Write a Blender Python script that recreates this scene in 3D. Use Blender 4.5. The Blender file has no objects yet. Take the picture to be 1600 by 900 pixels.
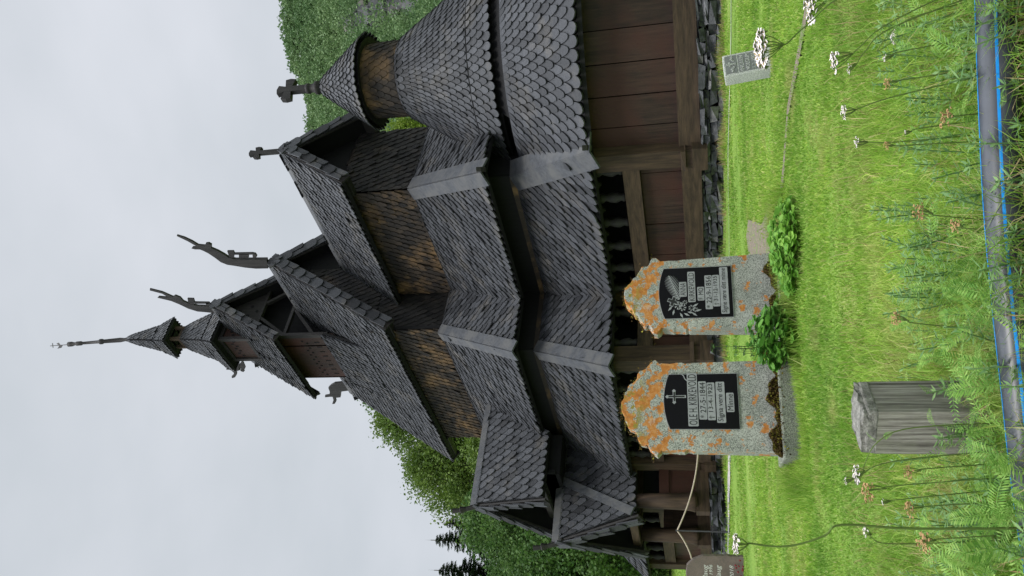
import bpy, bmesh, math, random
import numpy as np
from mathutils import Vector as V, Matrix
from math import sin, cos, pi, radians, sqrt
random.seed(7); RNG = np.random.default_rng(11)
SC = bpy.context.scene
COL = SC.collection
# ---------------------------------------------------------------- camera
CAM = V((18.9923, -14.9646, 0.7624))
F = V((-0.7399356, 0.6338446, 0.2252473)); R = V((0.6428146, 0.7649308, -0.0408699)); U = V((0.1982038, -0.1145512, 0.9734440))
FP = 1236.0
cd = bpy.data.cameras.new('camera'); co = bpy.data.objects.new('camera', cd); COL.objects.link(co)
m = Matrix((-U, R, -F)).transposed().to_4x4(); m.translation = CAM
co.matrix_world = m                         # the photograph is a portrait picture lying on its side
cd.sensor_width = 36.0; cd.lens = FP*36.0/1600.0; cd.clip_start = 0.05; cd.clip_end = 3000
SC.camera = co
# ---------------------------------------------------------------- world, sun, exposure
SUN_EL, SUN_AZ = radians(58), radians(-62)   # azimuth in the xy plane, counter-clockwise from +x
w = bpy.data.worlds.new('World'); SC.world = w; w.use_nodes = True
nt = w.node_tree; nt.nodes.clear()
out = nt.nodes.new('ShaderNodeOutputWorld'); bg = nt.nodes.new('ShaderNodeBackground'); bg.inputs[1].default_value = 0.1
sky = nt.nodes.new('ShaderNodeTexSky'); sky.sky_type = 'NISHITA'; sky.sun_disc = False
sky.sun_elevation = SUN_EL; sky.sun_rotation = radians(90)-SUN_AZ
tc = nt.nodes.new('ShaderNodeTexCoord'); sep = nt.nodes.new('ShaderNodeSeparateXYZ')
nt.links.new(tc.outputs['Generated'], sep.inputs[0])
nz = nt.nodes.new('ShaderNodeTexNoise'); nz.inputs['Scale'].default_value = 1.6; nz.inputs['Detail'].default_value = 5
mp = nt.nodes.new('ShaderNodeMapping'); mp.inputs['Scale'].default_value = (1, 1, 2.2)
nt.links.new(tc.outputs['Generated'], mp.inputs[0]); nt.links.new(mp.outputs[0], nz.inputs[0])
cr = nt.nodes.new('ShaderNodeValToRGB'); e = cr.color_ramp
e.elements[0].position = .32; e.elements[0].color = (.525, .57, .61, 1)
e.elements[1].position = .68; e.elements[1].color = (.71, .735, .79, 1)
nt.links.new(nz.outputs[0], cr.inputs[0])
zr = nt.nodes.new('ShaderNodeMapRange'); zr.interpolation_type = 'SMOOTHSTEP'      # an overcast sky is brightest overhead
zr.inputs[1].default_value = .73; zr.inputs[2].default_value = .95; zr.inputs[3].default_value = 7.6; zr.inputs[4].default_value = 36
nt.links.new(sep.outputs[2], zr.inputs[0])
vm = nt.nodes.new('ShaderNodeVectorMath'); vm.operation = 'SCALE'
nt.links.new(cr.outputs[0], vm.inputs[0]); nt.links.new(zr.outputs[0], vm.inputs['Scale'])
mx = nt.nodes.new('ShaderNodeMix'); mx.data_type = 'RGBA'; mx.inputs[0].default_value = .05
nt.links.new(vm.outputs[0], mx.inputs[6]); nt.links.new(sky.outputs[0], mx.inputs[7])
nt.links.new(mx.outputs[2], bg.inputs[0]); nt.links.new(bg.outputs[0], out.inputs[0])
sl = bpy.data.lights.new('sun', 'SUN'); sl.energy = 1.5; sl.angle = radians(18); sl.color = (1, .965, .9)
so = bpy.data.objects.new('sun', sl); COL.objects.link(so)
sd = V((cos(SUN_EL)*cos(SUN_AZ), cos(SUN_EL)*sin(SUN_AZ), sin(SUN_EL)))
so.rotation_euler = sd.to_track_quat('Z', 'Y').to_euler(); so.location = (20, -30, 40)
SC.view_settings.view_transform = 'Standard'; SC.view_settings.look = 'None'
SC.view_settings.exposure = 0.5; SC.view_settings.gamma = 1.0; SC.view_settings.use_curve_mapping = False
SC.cycles.max_bounces = 5; SC.cycles.diffuse_bounces = 3; SC.cycles.transparent_max_bounces = 6

def at(X, Y, d):                             # photo pixel (X, Y) at camera distance d
    u, v = 900-Y, X
    return CAM + (F + R*((u-450)/FP) - U*((v-800)/FP))*d
def on(X, Y, ax, val):                       # photo pixel on an axis-aligned plane
    u, v = 900-Y, X
    r = F + R*((u-450)/FP) - U*((v-800)/FP); i = 'xyz'.index(ax)
    return CAM + r*((val-CAM[i])/r[i])
# ---------------------------------------------------------------- ground height
def fdist(x, y): return (x-CAM.x)*-0.7595 + (y-CAM.y)*0.6505      # horizontal distance in front of the camera
def gz(x, y):
    z = .17 + .012*max(0, 10-x)
    z = min(z, .42)
    d = fdist(x, y)
    if d < 1.30:
        z = z - min(1.0, (1.30-d)*3.2)
    z += .02*sin(x*1.3)*cos(y*1.1)
    sl = (x-CAM.x)*0.6505+(y-CAM.y)*0.7595
    z += min(3.2, max(0, d-27)*.16)*min(1, max(0, (-2-sl)/5))
    return z
# ---------------------------------------------------------------- materials
MATS = {}
def new_mat(name):
    mt = bpy.data.materials.new(name); mt.use_nodes = True
    n = mt.node_tree.nodes; l = mt.node_tree.links
    return mt, n, l, n['Principled BSDF']
def ramp(n, l, src, stops):
    c = n.new('ShaderNodeValToRGB'); el = c.color_ramp.elements
    while len(el) < len(stops): el.new(.5)
    for q, (p, col) in zip(el, stops): q.position = p; q.color = (*col, 1)
    l.new(src, c.inputs[0]); return c.outputs[0]
def noise(n, l, scale, detail=4, rough=.6, stretch=None, coord='Object'):
    t = n.new('ShaderNodeTexCoord'); x = n.new('ShaderNodeTexNoise')
    x.inputs['Scale'].default_value = scale; x.inputs['Detail'].default_value = detail; x.inputs['Roughness'].default_value = rough
    if stretch:
        q = n.new('ShaderNodeMapping'); q.inputs['Scale'].default_value = stretch
        l.new(t.outputs[coord], q.inputs[0]); l.new(q.outputs[0], x.inputs[0])
    else: l.new(t.outputs[coord], x.inputs[0])
    return x.outputs[0]
def mixc(n, l, fac, a, b, mode='MIX'):
    x = n.new('ShaderNodeMix'); x.data_type = 'RGBA'; x.blend_type = mode
    for i, s in ((0, fac), (6, a), (7, b)):
        if isinstance(s, (int, float)): x.inputs[i].default_value = s
        elif isinstance(s, tuple): x.inputs[i].default_value = (*s, 1)
        else: l.new(s, x.inputs[i])
    return x.outputs[2]
def bump(n, l, b, h, dist=.01, strength=.6):
    x = n.new('ShaderNodeBump'); x.inputs['Strength'].default_value = strength; x.inputs['Distance'].default_value = dist
    l.new(h, x.inputs['Height']); l.new(x.outputs[0], b.inputs['Normal'])
def rnd(n):
    return n.new('ShaderNodeNewGeometry').outputs['Random Per Island']
def wood_like(name, c0, c1, streak=(1, 1, .08), scale=14, rough=.7, dist=.006, patch=None, spec=.3):
    mt, n, l, b = new_mat(name)
    g = noise(n, l, scale, 6, .7, streak)
    col = ramp(n, l, g, [(.3, c0), (.7, c1)])
    r = ramp(n, l, rnd(n), [(0, (.72, .72, .72)), (1, (1.25, 1.25, 1.25))])
    col = mixc(n, l, 1.0, col, r, 'MULTIPLY')
    if patch:
        pn = noise(n, l, patch[1], 3, .6); f = ramp(n, l, pn, [(.42, (0, 0, 0)), (.62, (1, 1, 1))])
        col = mixc(n, l, f, col, patch[0])
    l.new(col, b.inputs['Base Color']); b.inputs['Roughness'].default_value = rough; b.inputs['Specular IOR Level'].default_value = spec
    bump(n, l, b, g, dist)
    return mt
def shingle_mat(name, c0, c1, worn=None, wf=(.5, .7), rough=.55, wscale=1.2):
    mt, n, l, b = new_mat(name)
    col = ramp(n, l, rnd(n), [(0, c0), (1, c1)])
    f = noise(n, l, 22, 6, .75)
    sp = ramp(n, l, f, [(.3, (.62, .62, .62)), (.72, (1.3, 1.3, 1.3))])
    col = mixc(n, l, 1.0, col, sp, 'MULTIPLY')
    if worn:
        q = noise(n, l, wscale, 4, .65); ff = ramp(n, l, q, [(wf[0], (0, 0, 0)), (wf[1], (1, 1, 1))])
        col = mixc(n, l, ff, col, mixc(n, l, 1.0, worn, ramp(n, l, rnd(n), [(0, (.6, .6, .6)), (1, (1.3, 1.3, 1.3))]), 'MULTIPLY'))
    l.new(col, b.inputs['Base Color']); b.inputs['Roughness'].default_value = rough; b.inputs['Specular IOR Level'].default_value = .33
    bump(n, l, b, f, .008, .8)
    return mt
M = {}
M['shingle'] = shingle_mat('tarred_shingle', (.016, .017, .02), (.054, .057, .065), (.088, .08, .07), (.54, .78))
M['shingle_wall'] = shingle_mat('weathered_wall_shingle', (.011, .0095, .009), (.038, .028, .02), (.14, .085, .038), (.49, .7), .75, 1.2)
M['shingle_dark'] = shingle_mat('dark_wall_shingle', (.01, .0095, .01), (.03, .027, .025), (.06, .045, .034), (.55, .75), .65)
M['tar'] = wood_like('tarred_board', (.012, .011, .011), (.038, .035, .034), rough=.6)
M['black'] = wood_like('shade_black_tarred_wood', (.004, .004, .005), (.009, .009, .01), rough=.8)  # near-black colour stands in for shade in recesses, holes and shingle gaps
M['board'] = wood_like('tarred_cover_board', (.028, .03, .035), (.075, .08, .09), rough=.55, patch=((.085, .085, .085), 2.0))
M['plank'] = wood_like('brown_plank', (.011, .007, .006), (.052, .03, .022), scale=20, rough=.6, dist=.014, patch=((.05, .02, .015), .9))
M['beam'] = wood_like('brown_beam', (.02, .014, .01), (.085, .056, .036), streak=(.15, .15, 1), rough=.75, dist=.012)
M['post'] = wood_like('brown_post', (.02, .013, .01), (.08, .052, .032), streak=(1, 1, .1), rough=.75, dist=.012)
M['slate'] = None
def stone_mat(name, c0, c1, spec=.4, rough=.55, sc=9):
    mt, n, l, b = new_mat(name)
    f = noise(n, l, sc, 6, .7); col = ramp(n, l, f, [(.3, c0), (.7, c1)])
    r = ramp(n, l, rnd(n), [(0, (.5, .5, .52)), (.8, (1.2, 1.2, 1.2)), (1, (1.9, 1.75, 1.5))])
    col = mixc(n, l, 1.0, col, r, 'MULTIPLY'); l.new(col, b.inputs['Base Color'])
    b.inputs['Roughness'].default_value = rough; b.inputs['Specular IOR Level'].default_value = spec
    bump(n, l, b, f, .02, .8); return mt
M['slate'] = stone_mat('slate_stone', (.025, .028, .034), (.13, .135, .145), rough=.4)
M['fieldstone'] = stone_mat('field_stone', (.18, .16, .14), (.4, .37, .33))
M['gravel'] = stone_mat('gravel_path', (.2, .2, .2), (.42, .41, .4), sc=60, rough=.9)
def granite(name, lichen=True, top=1.0, base=((.25, .26, .24), (.47, .48, .45))):
    mt, n, l, b = new_mat(name)
    v = noise(n, l, 190, 2, .5); col = ramp(n, l, v, [(.34, (.12, .125, .12)), (.45, base[0]), (.58, base[1])])
    big = noise(n, l, 5, 4, .6); col = mixc(n, l, 1.0, col, ramp(n, l, big, [(.3, (.75, .78, .74)), (.7, (1.15, 1.15, 1.1))]), 'MULTIPLY')
    if lichen:
        t = n.new('ShaderNodeTexCoord'); s = n.new('ShaderNodeSeparateXYZ'); l.new(t.outputs['Object'], s.inputs[0])
        def layer(scale, lo, span, boost, c, fine=60):
            q = noise(n, l, scale, 5, .62)
            a = n.new('ShaderNodeMapRange'); a.inputs[1].default_value = .45*top; a.inputs[2].default_value = top; a.inputs[3].default_value = 0; a.inputs[4].default_value = boost
            l.new(s.outputs[2], a.inputs[0])
            ad = n.new('ShaderNodeMath'); ad.operation = 'ADD'; l.new(q, ad.inputs[0]); l.new(a.outputs[0], ad.inputs[1])
            nf = noise(n, l, fine, 3, .6); ml = n.new('ShaderNodeMath'); ml.operation = 'MULTIPLY_ADD'; ml.inputs[1].default_value = .22; l.new(nf, ml.inputs[0]); l.new(ad.outputs[0], ml.inputs[2])
            return ramp(n, l, ml.outputs[0], [(lo, (0, 0, 0)), (lo+span, (1, 1, 1))])
        oc = ramp(n, l, noise(n, l, 35, 4, .7), [(.3, (.34, .12, .025)), (.5, (.5, .19, .035)), (.75, (.6, .36, .16))])
        col = mixc(n, l, layer(13, .69, .03, .125, None), col, oc)
        vo = n.new('ShaderNodeTexVoronoi'); vo.inputs['Scale'].default_value = 17; vo.inputs['Randomness'].default_value = 1
        wn = n.new('ShaderNodeMixRGB'); wn.inputs[0].default_value = .06; l.new(t.outputs['Object'], wn.inputs[1])
        wno = n.new('ShaderNodeTexNoise'); wno.inputs['Scale'].default_value = 30; l.new(t.outputs['Object'], wno.inputs[0]); l.new(wno.outputs['Color'], wn.inputs[2]); l.new(wn.outputs[0], vo.inputs[0])
        ad2 = n.new('ShaderNodeMath'); ad2.operation = 'MULTIPLY_ADD'; ad2.inputs[1].default_value = -1.5; l.new(noise(n, l, 6, 3, .6), ad2.inputs[0]); l.new(vo.outputs['Distance'], ad2.inputs[2])
        col = mixc(n, l, mixc(n, l, 1.0, ramp(n, l, vo.outputs['Distance'], [(.2, (.9, .9, .9)), (.26, (0, 0, 0))]), ramp(n, l, noise(n, l, 6.5, 3, .6), [(.52, (0, 0, 0)), (.56, (1, 1, 1))]), 'MULTIPLY'), col, oc)
        gl = ramp(n, l, noise(n, l, 50, 3), [(.3, (.5, .52, .48)), (.7, (.62, .64, .58))])
        col = mixc(n, l, ramp(n, l, noise(n, l, 9, 4, .7), [(.6, (0, 0, 0)), (.66, (.4, .4, .4))]), col, gl)
        yc = ramp(n, l, noise(n, l, 40, 3), [(.4, (.16, .13, .02)), (.7, (.38, .3, .04))])
        e2 = n.new('ShaderNodeMapRange'); e2.inputs[1].default_value = top*.9; e2.inputs[2].default_value = top*1.0; l.new(s.outputs[2], e2.inputs[0])
        f2 = n.new('ShaderNodeMath'); f2.operation = 'MULTIPLY'; l.new(e2.outputs[0], f2.inputs[0])
        l.new(ramp(n, l, noise(n, l, 20, 3), [(.5, (0, 0, 0)), (.58, (1, 1, 1))]), f2.inputs[1])
        col = mixc(n, l, f2.outputs[0], col, yc)
    l.new(col, b.inputs['Base Color']); b.inputs['Roughness'].default_value = .85
    bump(n, l, b, v, .003, .8); return mt
M['granite'] = granite('lichened_granite', True, 1.0)
M['granite_plain'] = granite('plain_granite', False, base=((.14, .15, .12), (.3, .32, .27)))
M['granite_pale'] = granite('pale_granite', False, base=((.42, .43, .43), (.6, .61, .61)))
M['granite_brown'] = granite('red_brown_granite', False, base=((.12, .085, .08), (.2, .15, .14)))
def flat(name, c, rough=.5, spec=.5, metal=0):
    mt, n, l, b = new_mat(name)
    f = noise(n, l, 30, 3); col = mixc(n, l, 1.0, c, ramp(n, l, f, [(.3, (.85, .85, .85)), (.7, (1.12, 1.12, 1.12))]), 'MULTIPLY')
    l.new(col, b.inputs['Base Color']); b.inputs['Roughness'].default_value = rough; b.inputs['Specular IOR Level'].default_value = spec; b.inputs['Metallic'].default_value = metal
    return mt
M['plaque'] = flat('black_polished_stone', (.004, .004, .005), .22, .12)
M['letter_black'] = flat('black_lettering', (.008, .008, .008), .4)
M['letter_grey'] = flat('grey_cut_lettering', (.3, .31, .32), .7)
M['letter_dark'] = flat('grey_sunk_stone', (.17, .18, .18), .8)
M['letter_white'] = flat('white_lettering', (.6, .6, .58), .6)
M['pipe'] = flat('dark_plastic_pipe', (.05, .056, .07), .35, .5)
M['blue'] = flat('blue_stripe', (.008, .25, .68), .45, .25)
M['rope'] = flat('pale_rope', (.42, .36, .28), .9, .1)
M['iron'] = flat('dark_iron', (.05, .05, .055), .55)
M['petal'] = flat('white_petal', (.82, .76, .76), .8, .1)
M['flower_eye'] = flat('cream_flower_eye', (.45, .33, .12), .8, .1)
M['red'] = flat('red_petal', (.4, .015, .02), .7, .2)
M['dry'] = flat('dried_flower', (.42, .27, .13), .9, .1)
M['soil'] = flat('dark_soil', (.03, .022, .014), .95, .1)
def leafm(name, stops, transl=.35, nscale=.8, rough=.6):
    mt, n, l, b = new_mat(name)
    a = ramp(n, l, rnd(n), stops)
    f = noise(n, l, nscale, 5, .65); a = mixc(n, l, 1.0, a, ramp(n, l, f, [(.32, (.62, .72, .62)), (.66, (1.25, 1.16, 1.1))]), 'MULTIPLY')
    if name == 'grass_blade':
        f = noise(n, l, 11, 4, .7); a = mixc(n, l, 1.0, a, ramp(n, l, f, [(.35, (.7, .76, .7)), (.65, (1.2, 1.15, 1.1))]), 'MULTIPLY')
        f = noise(n, l, 2.3, 5, .7); a = mixc(n, l, ramp(n, l, f, [(.53, (0, 0, 0)), (.66, (.7, .7, .7))]), a, (.5, .5, .19))
    l.new(a, b.inputs['Base Color']); b.inputs['Roughness'].default_value = rough; b.inputs['Specular IOR Level'].default_value = .3
    tr = n.new('ShaderNodeBsdfTranslucent'); l.new(a, tr.inputs[0])
    ms = n.new('ShaderNodeMixShader'); ms.inputs[0].default_value = transl
    l.new(b.outputs[0], ms.inputs[1]); l.new(tr.outputs[0], ms.inputs[2])
    l.new(ms.outputs[0], n['Material Output'].inputs[0]); return mt
M['grass'] = leafm('grass_blade', [(0, (.2, .38, .05)), (.6, (.3, .5, .08)), (.9, (.45, .6, .14)), (1, (.52, .5, .25))], .4)
M['weed'] = leafm('weed_leaf', [(0, (.13, .3, .05)), (.6, (.25, .46, .09)), (1, (.38, .58, .16))], .35, 3)
M['greyleaf'] = leafm('grey_green_leaf', [(0, (.14, .28, .1)), (1, (.27, .43, .18))], .35, 3)
M['bright_leaf'] = leafm('bright_leaf', [(0, (.13, .34, .05)), (1, (.28, .5, .1))], .4, 6)
M['dark_leaf'] = leafm('deep_green_leaf', [(0, (.08, .22, .04)), (1, (.2, .44, .08))], .3, 6)
M['straw'] = leafm('dry_straw', [(0, (.25, .17, .08)), (1, (.45, .36, .2))], .2, 3)
M['stem'] = flat('green_stem', (.13, .19, .05), .7, .2)
M['birch'] = leafm('birch_leaf', [(0, (.06, .115, .02)), (1, (.17, .26, .05))], .35, .25)
M['ash'] = leafm('broadleaf', [(0, (.045, .11, .028)), (1, (.12, .22, .055))], .35, .25)
M['yellowleaf'] = leafm('yellow_green_leaf', [(0, (.12, .2, .02)), (1, (.25, .34, .05))], .35, .25)
M['needle'] = leafm('spruce_needle', [(0, (.012, .03, .012)), (1, (.035, .065, .025))], .1, .5)
M['forest'] = leafm('hazy_forest_leaf', [(0, (.1, .19, .075)), (1, (.19, .3, .13))], .3, .03)  # paler and greyer green: distance haze is put into the leaf colour
M['bark'] = wood_like('bark', (.06, .05, .04), (.18, .16, .14))
M['moss'] = leafm('brown_moss', [(0, (.04, .024, .01)), (.6, (.09, .055, .018)), (.85, (.14, .12, .02)), (1, (.3, .28, .04))], .15, 9, .95)
mt, n, l, b = new_mat('turf')
g1 = noise(n, l, .9, 5, .6); g2 = noise(n, l, 40, 4, .7)
c = ramp(n, l, g1, [(.3, (.16, .28, .05)), (.6, (.23, .36, .07)), (.75, (.32, .37, .12))])
c = mixc(n, l, 1.0, c, ramp(n, l, g2, [(.3, (.6, .6, .6)), (.7, (1.25, 1.25, 1.2))]), 'MULTIPLY')
l.new(c, b.inputs['Base Color']); b.inputs['Roughness'].default_value = .95; b.inputs['Specular IOR Level'].default_value = .1
bump(n, l, b, g2, .03, .8); M['turf'] = mt
mt, n, l, b = new_mat('bare_earth')
g2 = noise(n, l, 45, 5, .7); g3 = noise(n, l, 6, 4, .7)
c = ramp(n, l, g2, [(.3, (.1, .08, .06)), (.7, (.3, .25, .19))]); c = mixc(n, l, ramp(n, l, g3, [(.5, (0, 0, 0)), (.66, (1, 1, 1))]), c, (.13, .2, .05))
l.new(c, b.inputs['Base Color']); b.inputs['Roughness'].default_value = .95; bump(n, l, b, g2, .02); M['earth'] = mt
mt, n, l, b = new_mat('hill_ground')
g1 = noise(n, l, .02, 5, .6); c = ramp(n, l, g1, [(.35, (.04, .075, .03)), (.55, (.07, .12, .045)), (.7, (.1, .1, .1))])
l.new(c, b.inputs['Base Color']); b.inputs['Roughness'].default_value = 1; M['hill'] = mt
M['cliff'] = stone_mat('grey_cliff', (.07, .075, .08), (.2, .2, .21), sc=.15, rough=.9)
mt, n, l, b = new_mat('weathered_post_wood')
g = noise(n, l, 120, 5, .8, (1, 1, .025)); g2 = noise(n, l, 7, 4, .6)
c = ramp(n, l, g, [(.36, (.045, .04, .032)), (.47, (.2, .185, .16)), (.63, (.45, .43, .38))])
c = mixc(n, l, ramp(n, l, g2, [(.48, (0, 0, 0)), (.66, (.6, .6, .6))]), c, (.28, .3, .2))
l.new(c, b.inputs['Base Color']); b.inputs['Roughness'].default_value = .9; bump(n, l, b, g, .008, 1.0); M['oldwood'] = mt
mt, n, l, b = new_mat('weathered_end_grain')
g = noise(n, l, 60, 6, .8); c = ramp(n, l, g, [(.3, (.06, .06, .05)), (.46, (.22, .215, .19)), (.65, (.46, .45, .4))])
l.new(c, b.inputs['Base Color']); b.inputs['Roughness'].default_value = .95; bump(n, l, b, g, .012, 1.0); M['endwood'] = mt
# ---------------------------------------------------------------- object helpers
def link(name, mesh, parent=None):
    o = bpy.data.objects.new(name, mesh); COL.objects.link(o)
    if parent: o.parent = parent
    return o
def thing(name, label, cat, loc=(0, 0, 0), group=None):
    o = bpy.data.objects.new(name, None); COL.objects.link(o); o.location = loc
    o['label'] = label; o['category'] = cat
    if group: o['group'] = group
    o.empty_display_size = .2
    return o
def tag(o, label, cat, group=None):
    o['label'] = label; o['category'] = cat
    if group: o['group'] = group
    return o
def kind(o, k, label=None):
    o['kind'] = k
    if label: o['label'] = label
    return o
class MB:
    """collects faces; world coordinates, linked relative to the parent's location"""
    def __init__(s): s.v = []; s.f = []; s.m = []
    def add(s, vs, fs, mi=0):
        k = len(s.v); s.v += [tuple(p) for p in vs]; s.f += [tuple(i+k for i in q) for q in fs]; s.m += [mi]*len(fs)
    def box(s, c, sz, rot=None, mi=0, jit=0):
        c = V(c); pts = []
        for i in range(8):
            p = V(((i & 1)-.5, ((i >> 1) & 1)-.5, ((i >> 2) & 1)-.5)); p = V((p.x*sz[0], p.y*sz[1], p.z*sz[2]))
            if jit: p += V((random.uniform(-jit, jit)*sz[0], random.uniform(-jit, jit)*sz[1], random.uniform(-jit, jit)*sz[2]))
            if rot is not None: p = rot @ p
            pts.append(c+p)
        s.add(pts, [(0, 2, 3, 1), (4, 5, 7, 6), (0, 1, 5, 4), (2, 6, 7, 3), (0, 4, 6, 2), (1, 3, 7, 5)], mi)
    def beam(s, p0, p1, wd, ht, up=(0, 0, 1), mi=0, ext=0):
        p0, p1 = V(p0), V(p1); d = (p1-p0); L = d.length; d.normalize(); p0 = p0-d*ext; p1 = p1+d*ext
        sd_ = d.cross(V(up))
        if sd_.length < 1e-4: sd_ = d.cross(V((1, 0, 0)))
        sd_.normalize(); uu = sd_.cross(d).normalized()
        pts = []
        for p in (p0, p1):
            for a, bb in ((-1, -1), (1, -1), (1, 1), (-1, 1)): pts.append(p+sd_*(a*wd/2)+uu*(bb*ht/2))
        s.add(pts, [(0, 1, 2, 3), (7, 6, 5, 4), (0, 4, 5, 1), (1, 5, 6, 2), (2, 6, 7, 3), (3, 7, 4, 0)], mi)
    def tube(s, pts, rad, seg=8, mi=0, cap=True):
        pts = [V(p) for p in pts]; n = len(pts); rs = rad if isinstance(rad, (list, tuple)) else [rad]*n
        t = (pts[1]-pts[0]).normalized(); a = t.orthogonal().normalized(); vs = []
        for i, p in enumerate(pts):
            if 0 < i < n-1: t = (pts[i+1]-pts[i-1]).normalized()
            elif i == n-1: t = (pts[-1]-pts[-2]).normalized()
            a = (a - t*a.dot(t)).normalized(); b_ = t.cross(a)
            for k in range(seg):
                q = 2*pi*k/seg; vs.append(p+(a*cos(q)+b_*sin(q))*rs[i])
        fs = []
        for i in range(n-1):
            for k in range(seg):
                k2 = (k+1) % seg; fs.append((i*seg+k, i*seg+k2, (i+1)*seg+k2, (i+1)*seg+k))
        if cap: fs.append(tuple(reversed(range(seg)))); fs.append(tuple((n-1)*seg+k for k in range(seg)))
        s.add(vs, fs, mi)
    def lathe(s, cx, cy, prof, seg=16, mi=0):
        vs = []; fs = []
        for r, z in prof:
            for k in range(seg):
                q = 2*pi*k/seg; vs.append((cx+r*cos(q), cy+r*sin(q), z))
        n = len(prof)
        for i in range(n-1):
            for k in range(seg):
                k2 = (k+1) % seg; fs.append((i*seg+k, i*seg+k2, (i+1)*seg+k2, (i+1)*seg+k))
        fs.append(tuple(reversed(range(seg)))); fs.append(tuple((n-1)*seg+k for k in range(seg)))
        s.add(vs, fs, mi)
    def prism(s, poly, ext, mi=0):
        poly = [V(p) for p in poly]; ext = V(ext); n = len(poly)
        vs = poly+[p+ext for p in poly]
        fs = [tuple(range(n)), tuple(reversed(range(n, 2*n)))]+[(i, i+n, (i+1) % n+n, (i+1) % n) for i in range(n)]
        s.add(vs, fs, mi)
    def build(s, name, mats, parent=None, smooth=False, origin=None):
        me = bpy.data.meshes.new(name)
        o0 = V((0, 0, 0))
        if origin is not None: o0 = V(origin)
        base = V(parent['_w']) if (parent and '_w' in parent) else (V(parent.location) if parent and parent.type == 'EMPTY' else V((0, 0, 0)))
        off = o0 if origin is not None else base
        me.from_pydata([tuple(V(p)-off) for p in s.v], [], s.f)
        for m_ in (mats if isinstance(mats, (list, tuple)) else [mats]): me.materials.append(m_)
        if any(s.m): me.polygons.foreach_set('material_index', s.m)
        if smooth: me.polygons.foreach_set('use_smooth', [True]*len(me.polygons))
        bm = bmesh.new(); bm.from_mesh(me); bmesh.ops.recalc_face_normals(bm, faces=bm.faces); bm.to_mesh(me); bm.free()
        me.update()
        o = link(name, me, parent)
        if origin is not None: o.location = o0 - (V(parent.location) if parent else V((0, 0, 0)))
        return o
def np_mesh(name, verts, faces_n, mat, parent=None):
    """verts (N,3); faces of equal size k given as (M,k)"""
    me = bpy.data.meshes.new(name); me.vertices.add(len(verts)); me.vertices.foreach_set('co', verts.astype(np.float32).ravel())
    M_, k = faces_n.shape; me.loops.add(M_*k); me.loops.foreach_set('vertex_index', faces_n.astype(np.int32).ravel())
    me.polygons.add(M_); me.polygons.foreach_set('loop_start', np.arange(0, M_*k, k, dtype=np.int32))
    me.materials.append(mat); me.update(calc_edges=True); me.validate()
    return link(name, me, parent)
# ---------------------------------------------------------------- shingles
def shingle_plane(mb, T0, T1, B1, B0, hint, wd=.2, row=.25, L=.54, th=.028, pt=.13, over=.06, mi=0, edge=0.0, flip_rows=0, wob=.012, loz=True):
    T0, T1, B1, B0 = V(T0), V(T1), V(B1), V(B0)
    ee = (B1-B0) if (B1-B0).length > (T1-T0).length else (T1-T0)
    ee = ee.normalized(); up = (T0-B0); up = (up - ee*up.dot(ee)); H = up.length; up.normalize()
    nn = ee.cross(up).normalized()
    if nn.dot(V(hint)) < 0: nn = -nn
    sB0, sB1 = 0.0, (B1-B0).dot(ee); sT0, sT1 = (T0-B0).dot(ee), (T1-B0).dot(ee)
    lo = lambda t: sB0+(sT0-sB0)*min(max(t/H, -.2), 1)-edge
    hi = lambda t: sB1+(sT1-sB1)*min(max(t/H, -.2), 1)+edge
    i = 0
    while i*row < H:
        tb = i*row-over
        s0 = min(lo(tb), lo(tb+L)); s1 = max(hi(tb), hi(tb+L))
        k = math.floor(s0/wd)-1
        sh = random.uniform(-.012, .012)
        while k*wd < s1+wd:
            c = (k+.5*((i+flip_rows) % 2))*wd + random.uniform(-wob, wob); k += 1
            h = wd*.475*random.uniform(.93, 1.0); dt = random.uniform(-.011, .011)+sh*.6+(random.uniform(-.04, .02) if random.random() < .02 else 0); tilt = random.uniform(-.012, .012)
            rows_ = [(tb+dt, 0, 0), (tb+dt+pt*.2, .5, 0), (tb+dt+pt*.58, .85, 0), (tb+dt+pt*1.15, 1, 0), (min(tb+L, H+.0), 1, 1)] if i == 0 or not loz else [(tb+dt, .16, 0), (tb+dt+row*.12, .42, 0), (tb+dt+row*.5, .78, 0), (tb+dt+row*.95, 1, 0), (min(tb+L, H+.0), 1, 1)]
            left = []; right = []
            for (t, a, _) in rows_:
                l_, r_ = lo(t), hi(t)
                left.append((min(max(c-a*h, l_), r_), t)); right.append((min(max(c+a*h, l_), r_), t))
            if max(r[0] for r in right)-min(q[0] for q in left) < .04: continue
            if rows_[-1][0]-rows_[0][0] < .08: continue
            lift = th*random.uniform(1.6, 2.6)*(1.7 if random.random() < .03 else 1)
            outline = [left[0]] + right[1:] + list(reversed(left[1:]))
            if abs(right[0][0]-left[0][0]) > 1e-5: outline = [left[0], right[0]]+right[1:]+list(reversed(left[1:]))
            tt0, tt1 = rows_[0][0], rows_[-1][0]
            P = []
            for (s_, t_) in outline:
                fr = (t_-tt0)/(tt1-tt0)
                P.append(B0+ee*s_+up*t_+nn*(.004+lift*(1-fr)+tilt*(s_-c)/wd*.5+th))
            n_ = len(P); Q = [p-nn*th for p in P]
            nb = n_ - 2 if n_ >= 6 else n_
            side = [(i_, (i_+1) % n_, (i_+1) % n_+n_, i_+n_) for i_ in range(n_)]
            mb.add(P+Q, [tuple(range(n_))]+side, mi)
        i += 1
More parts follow.
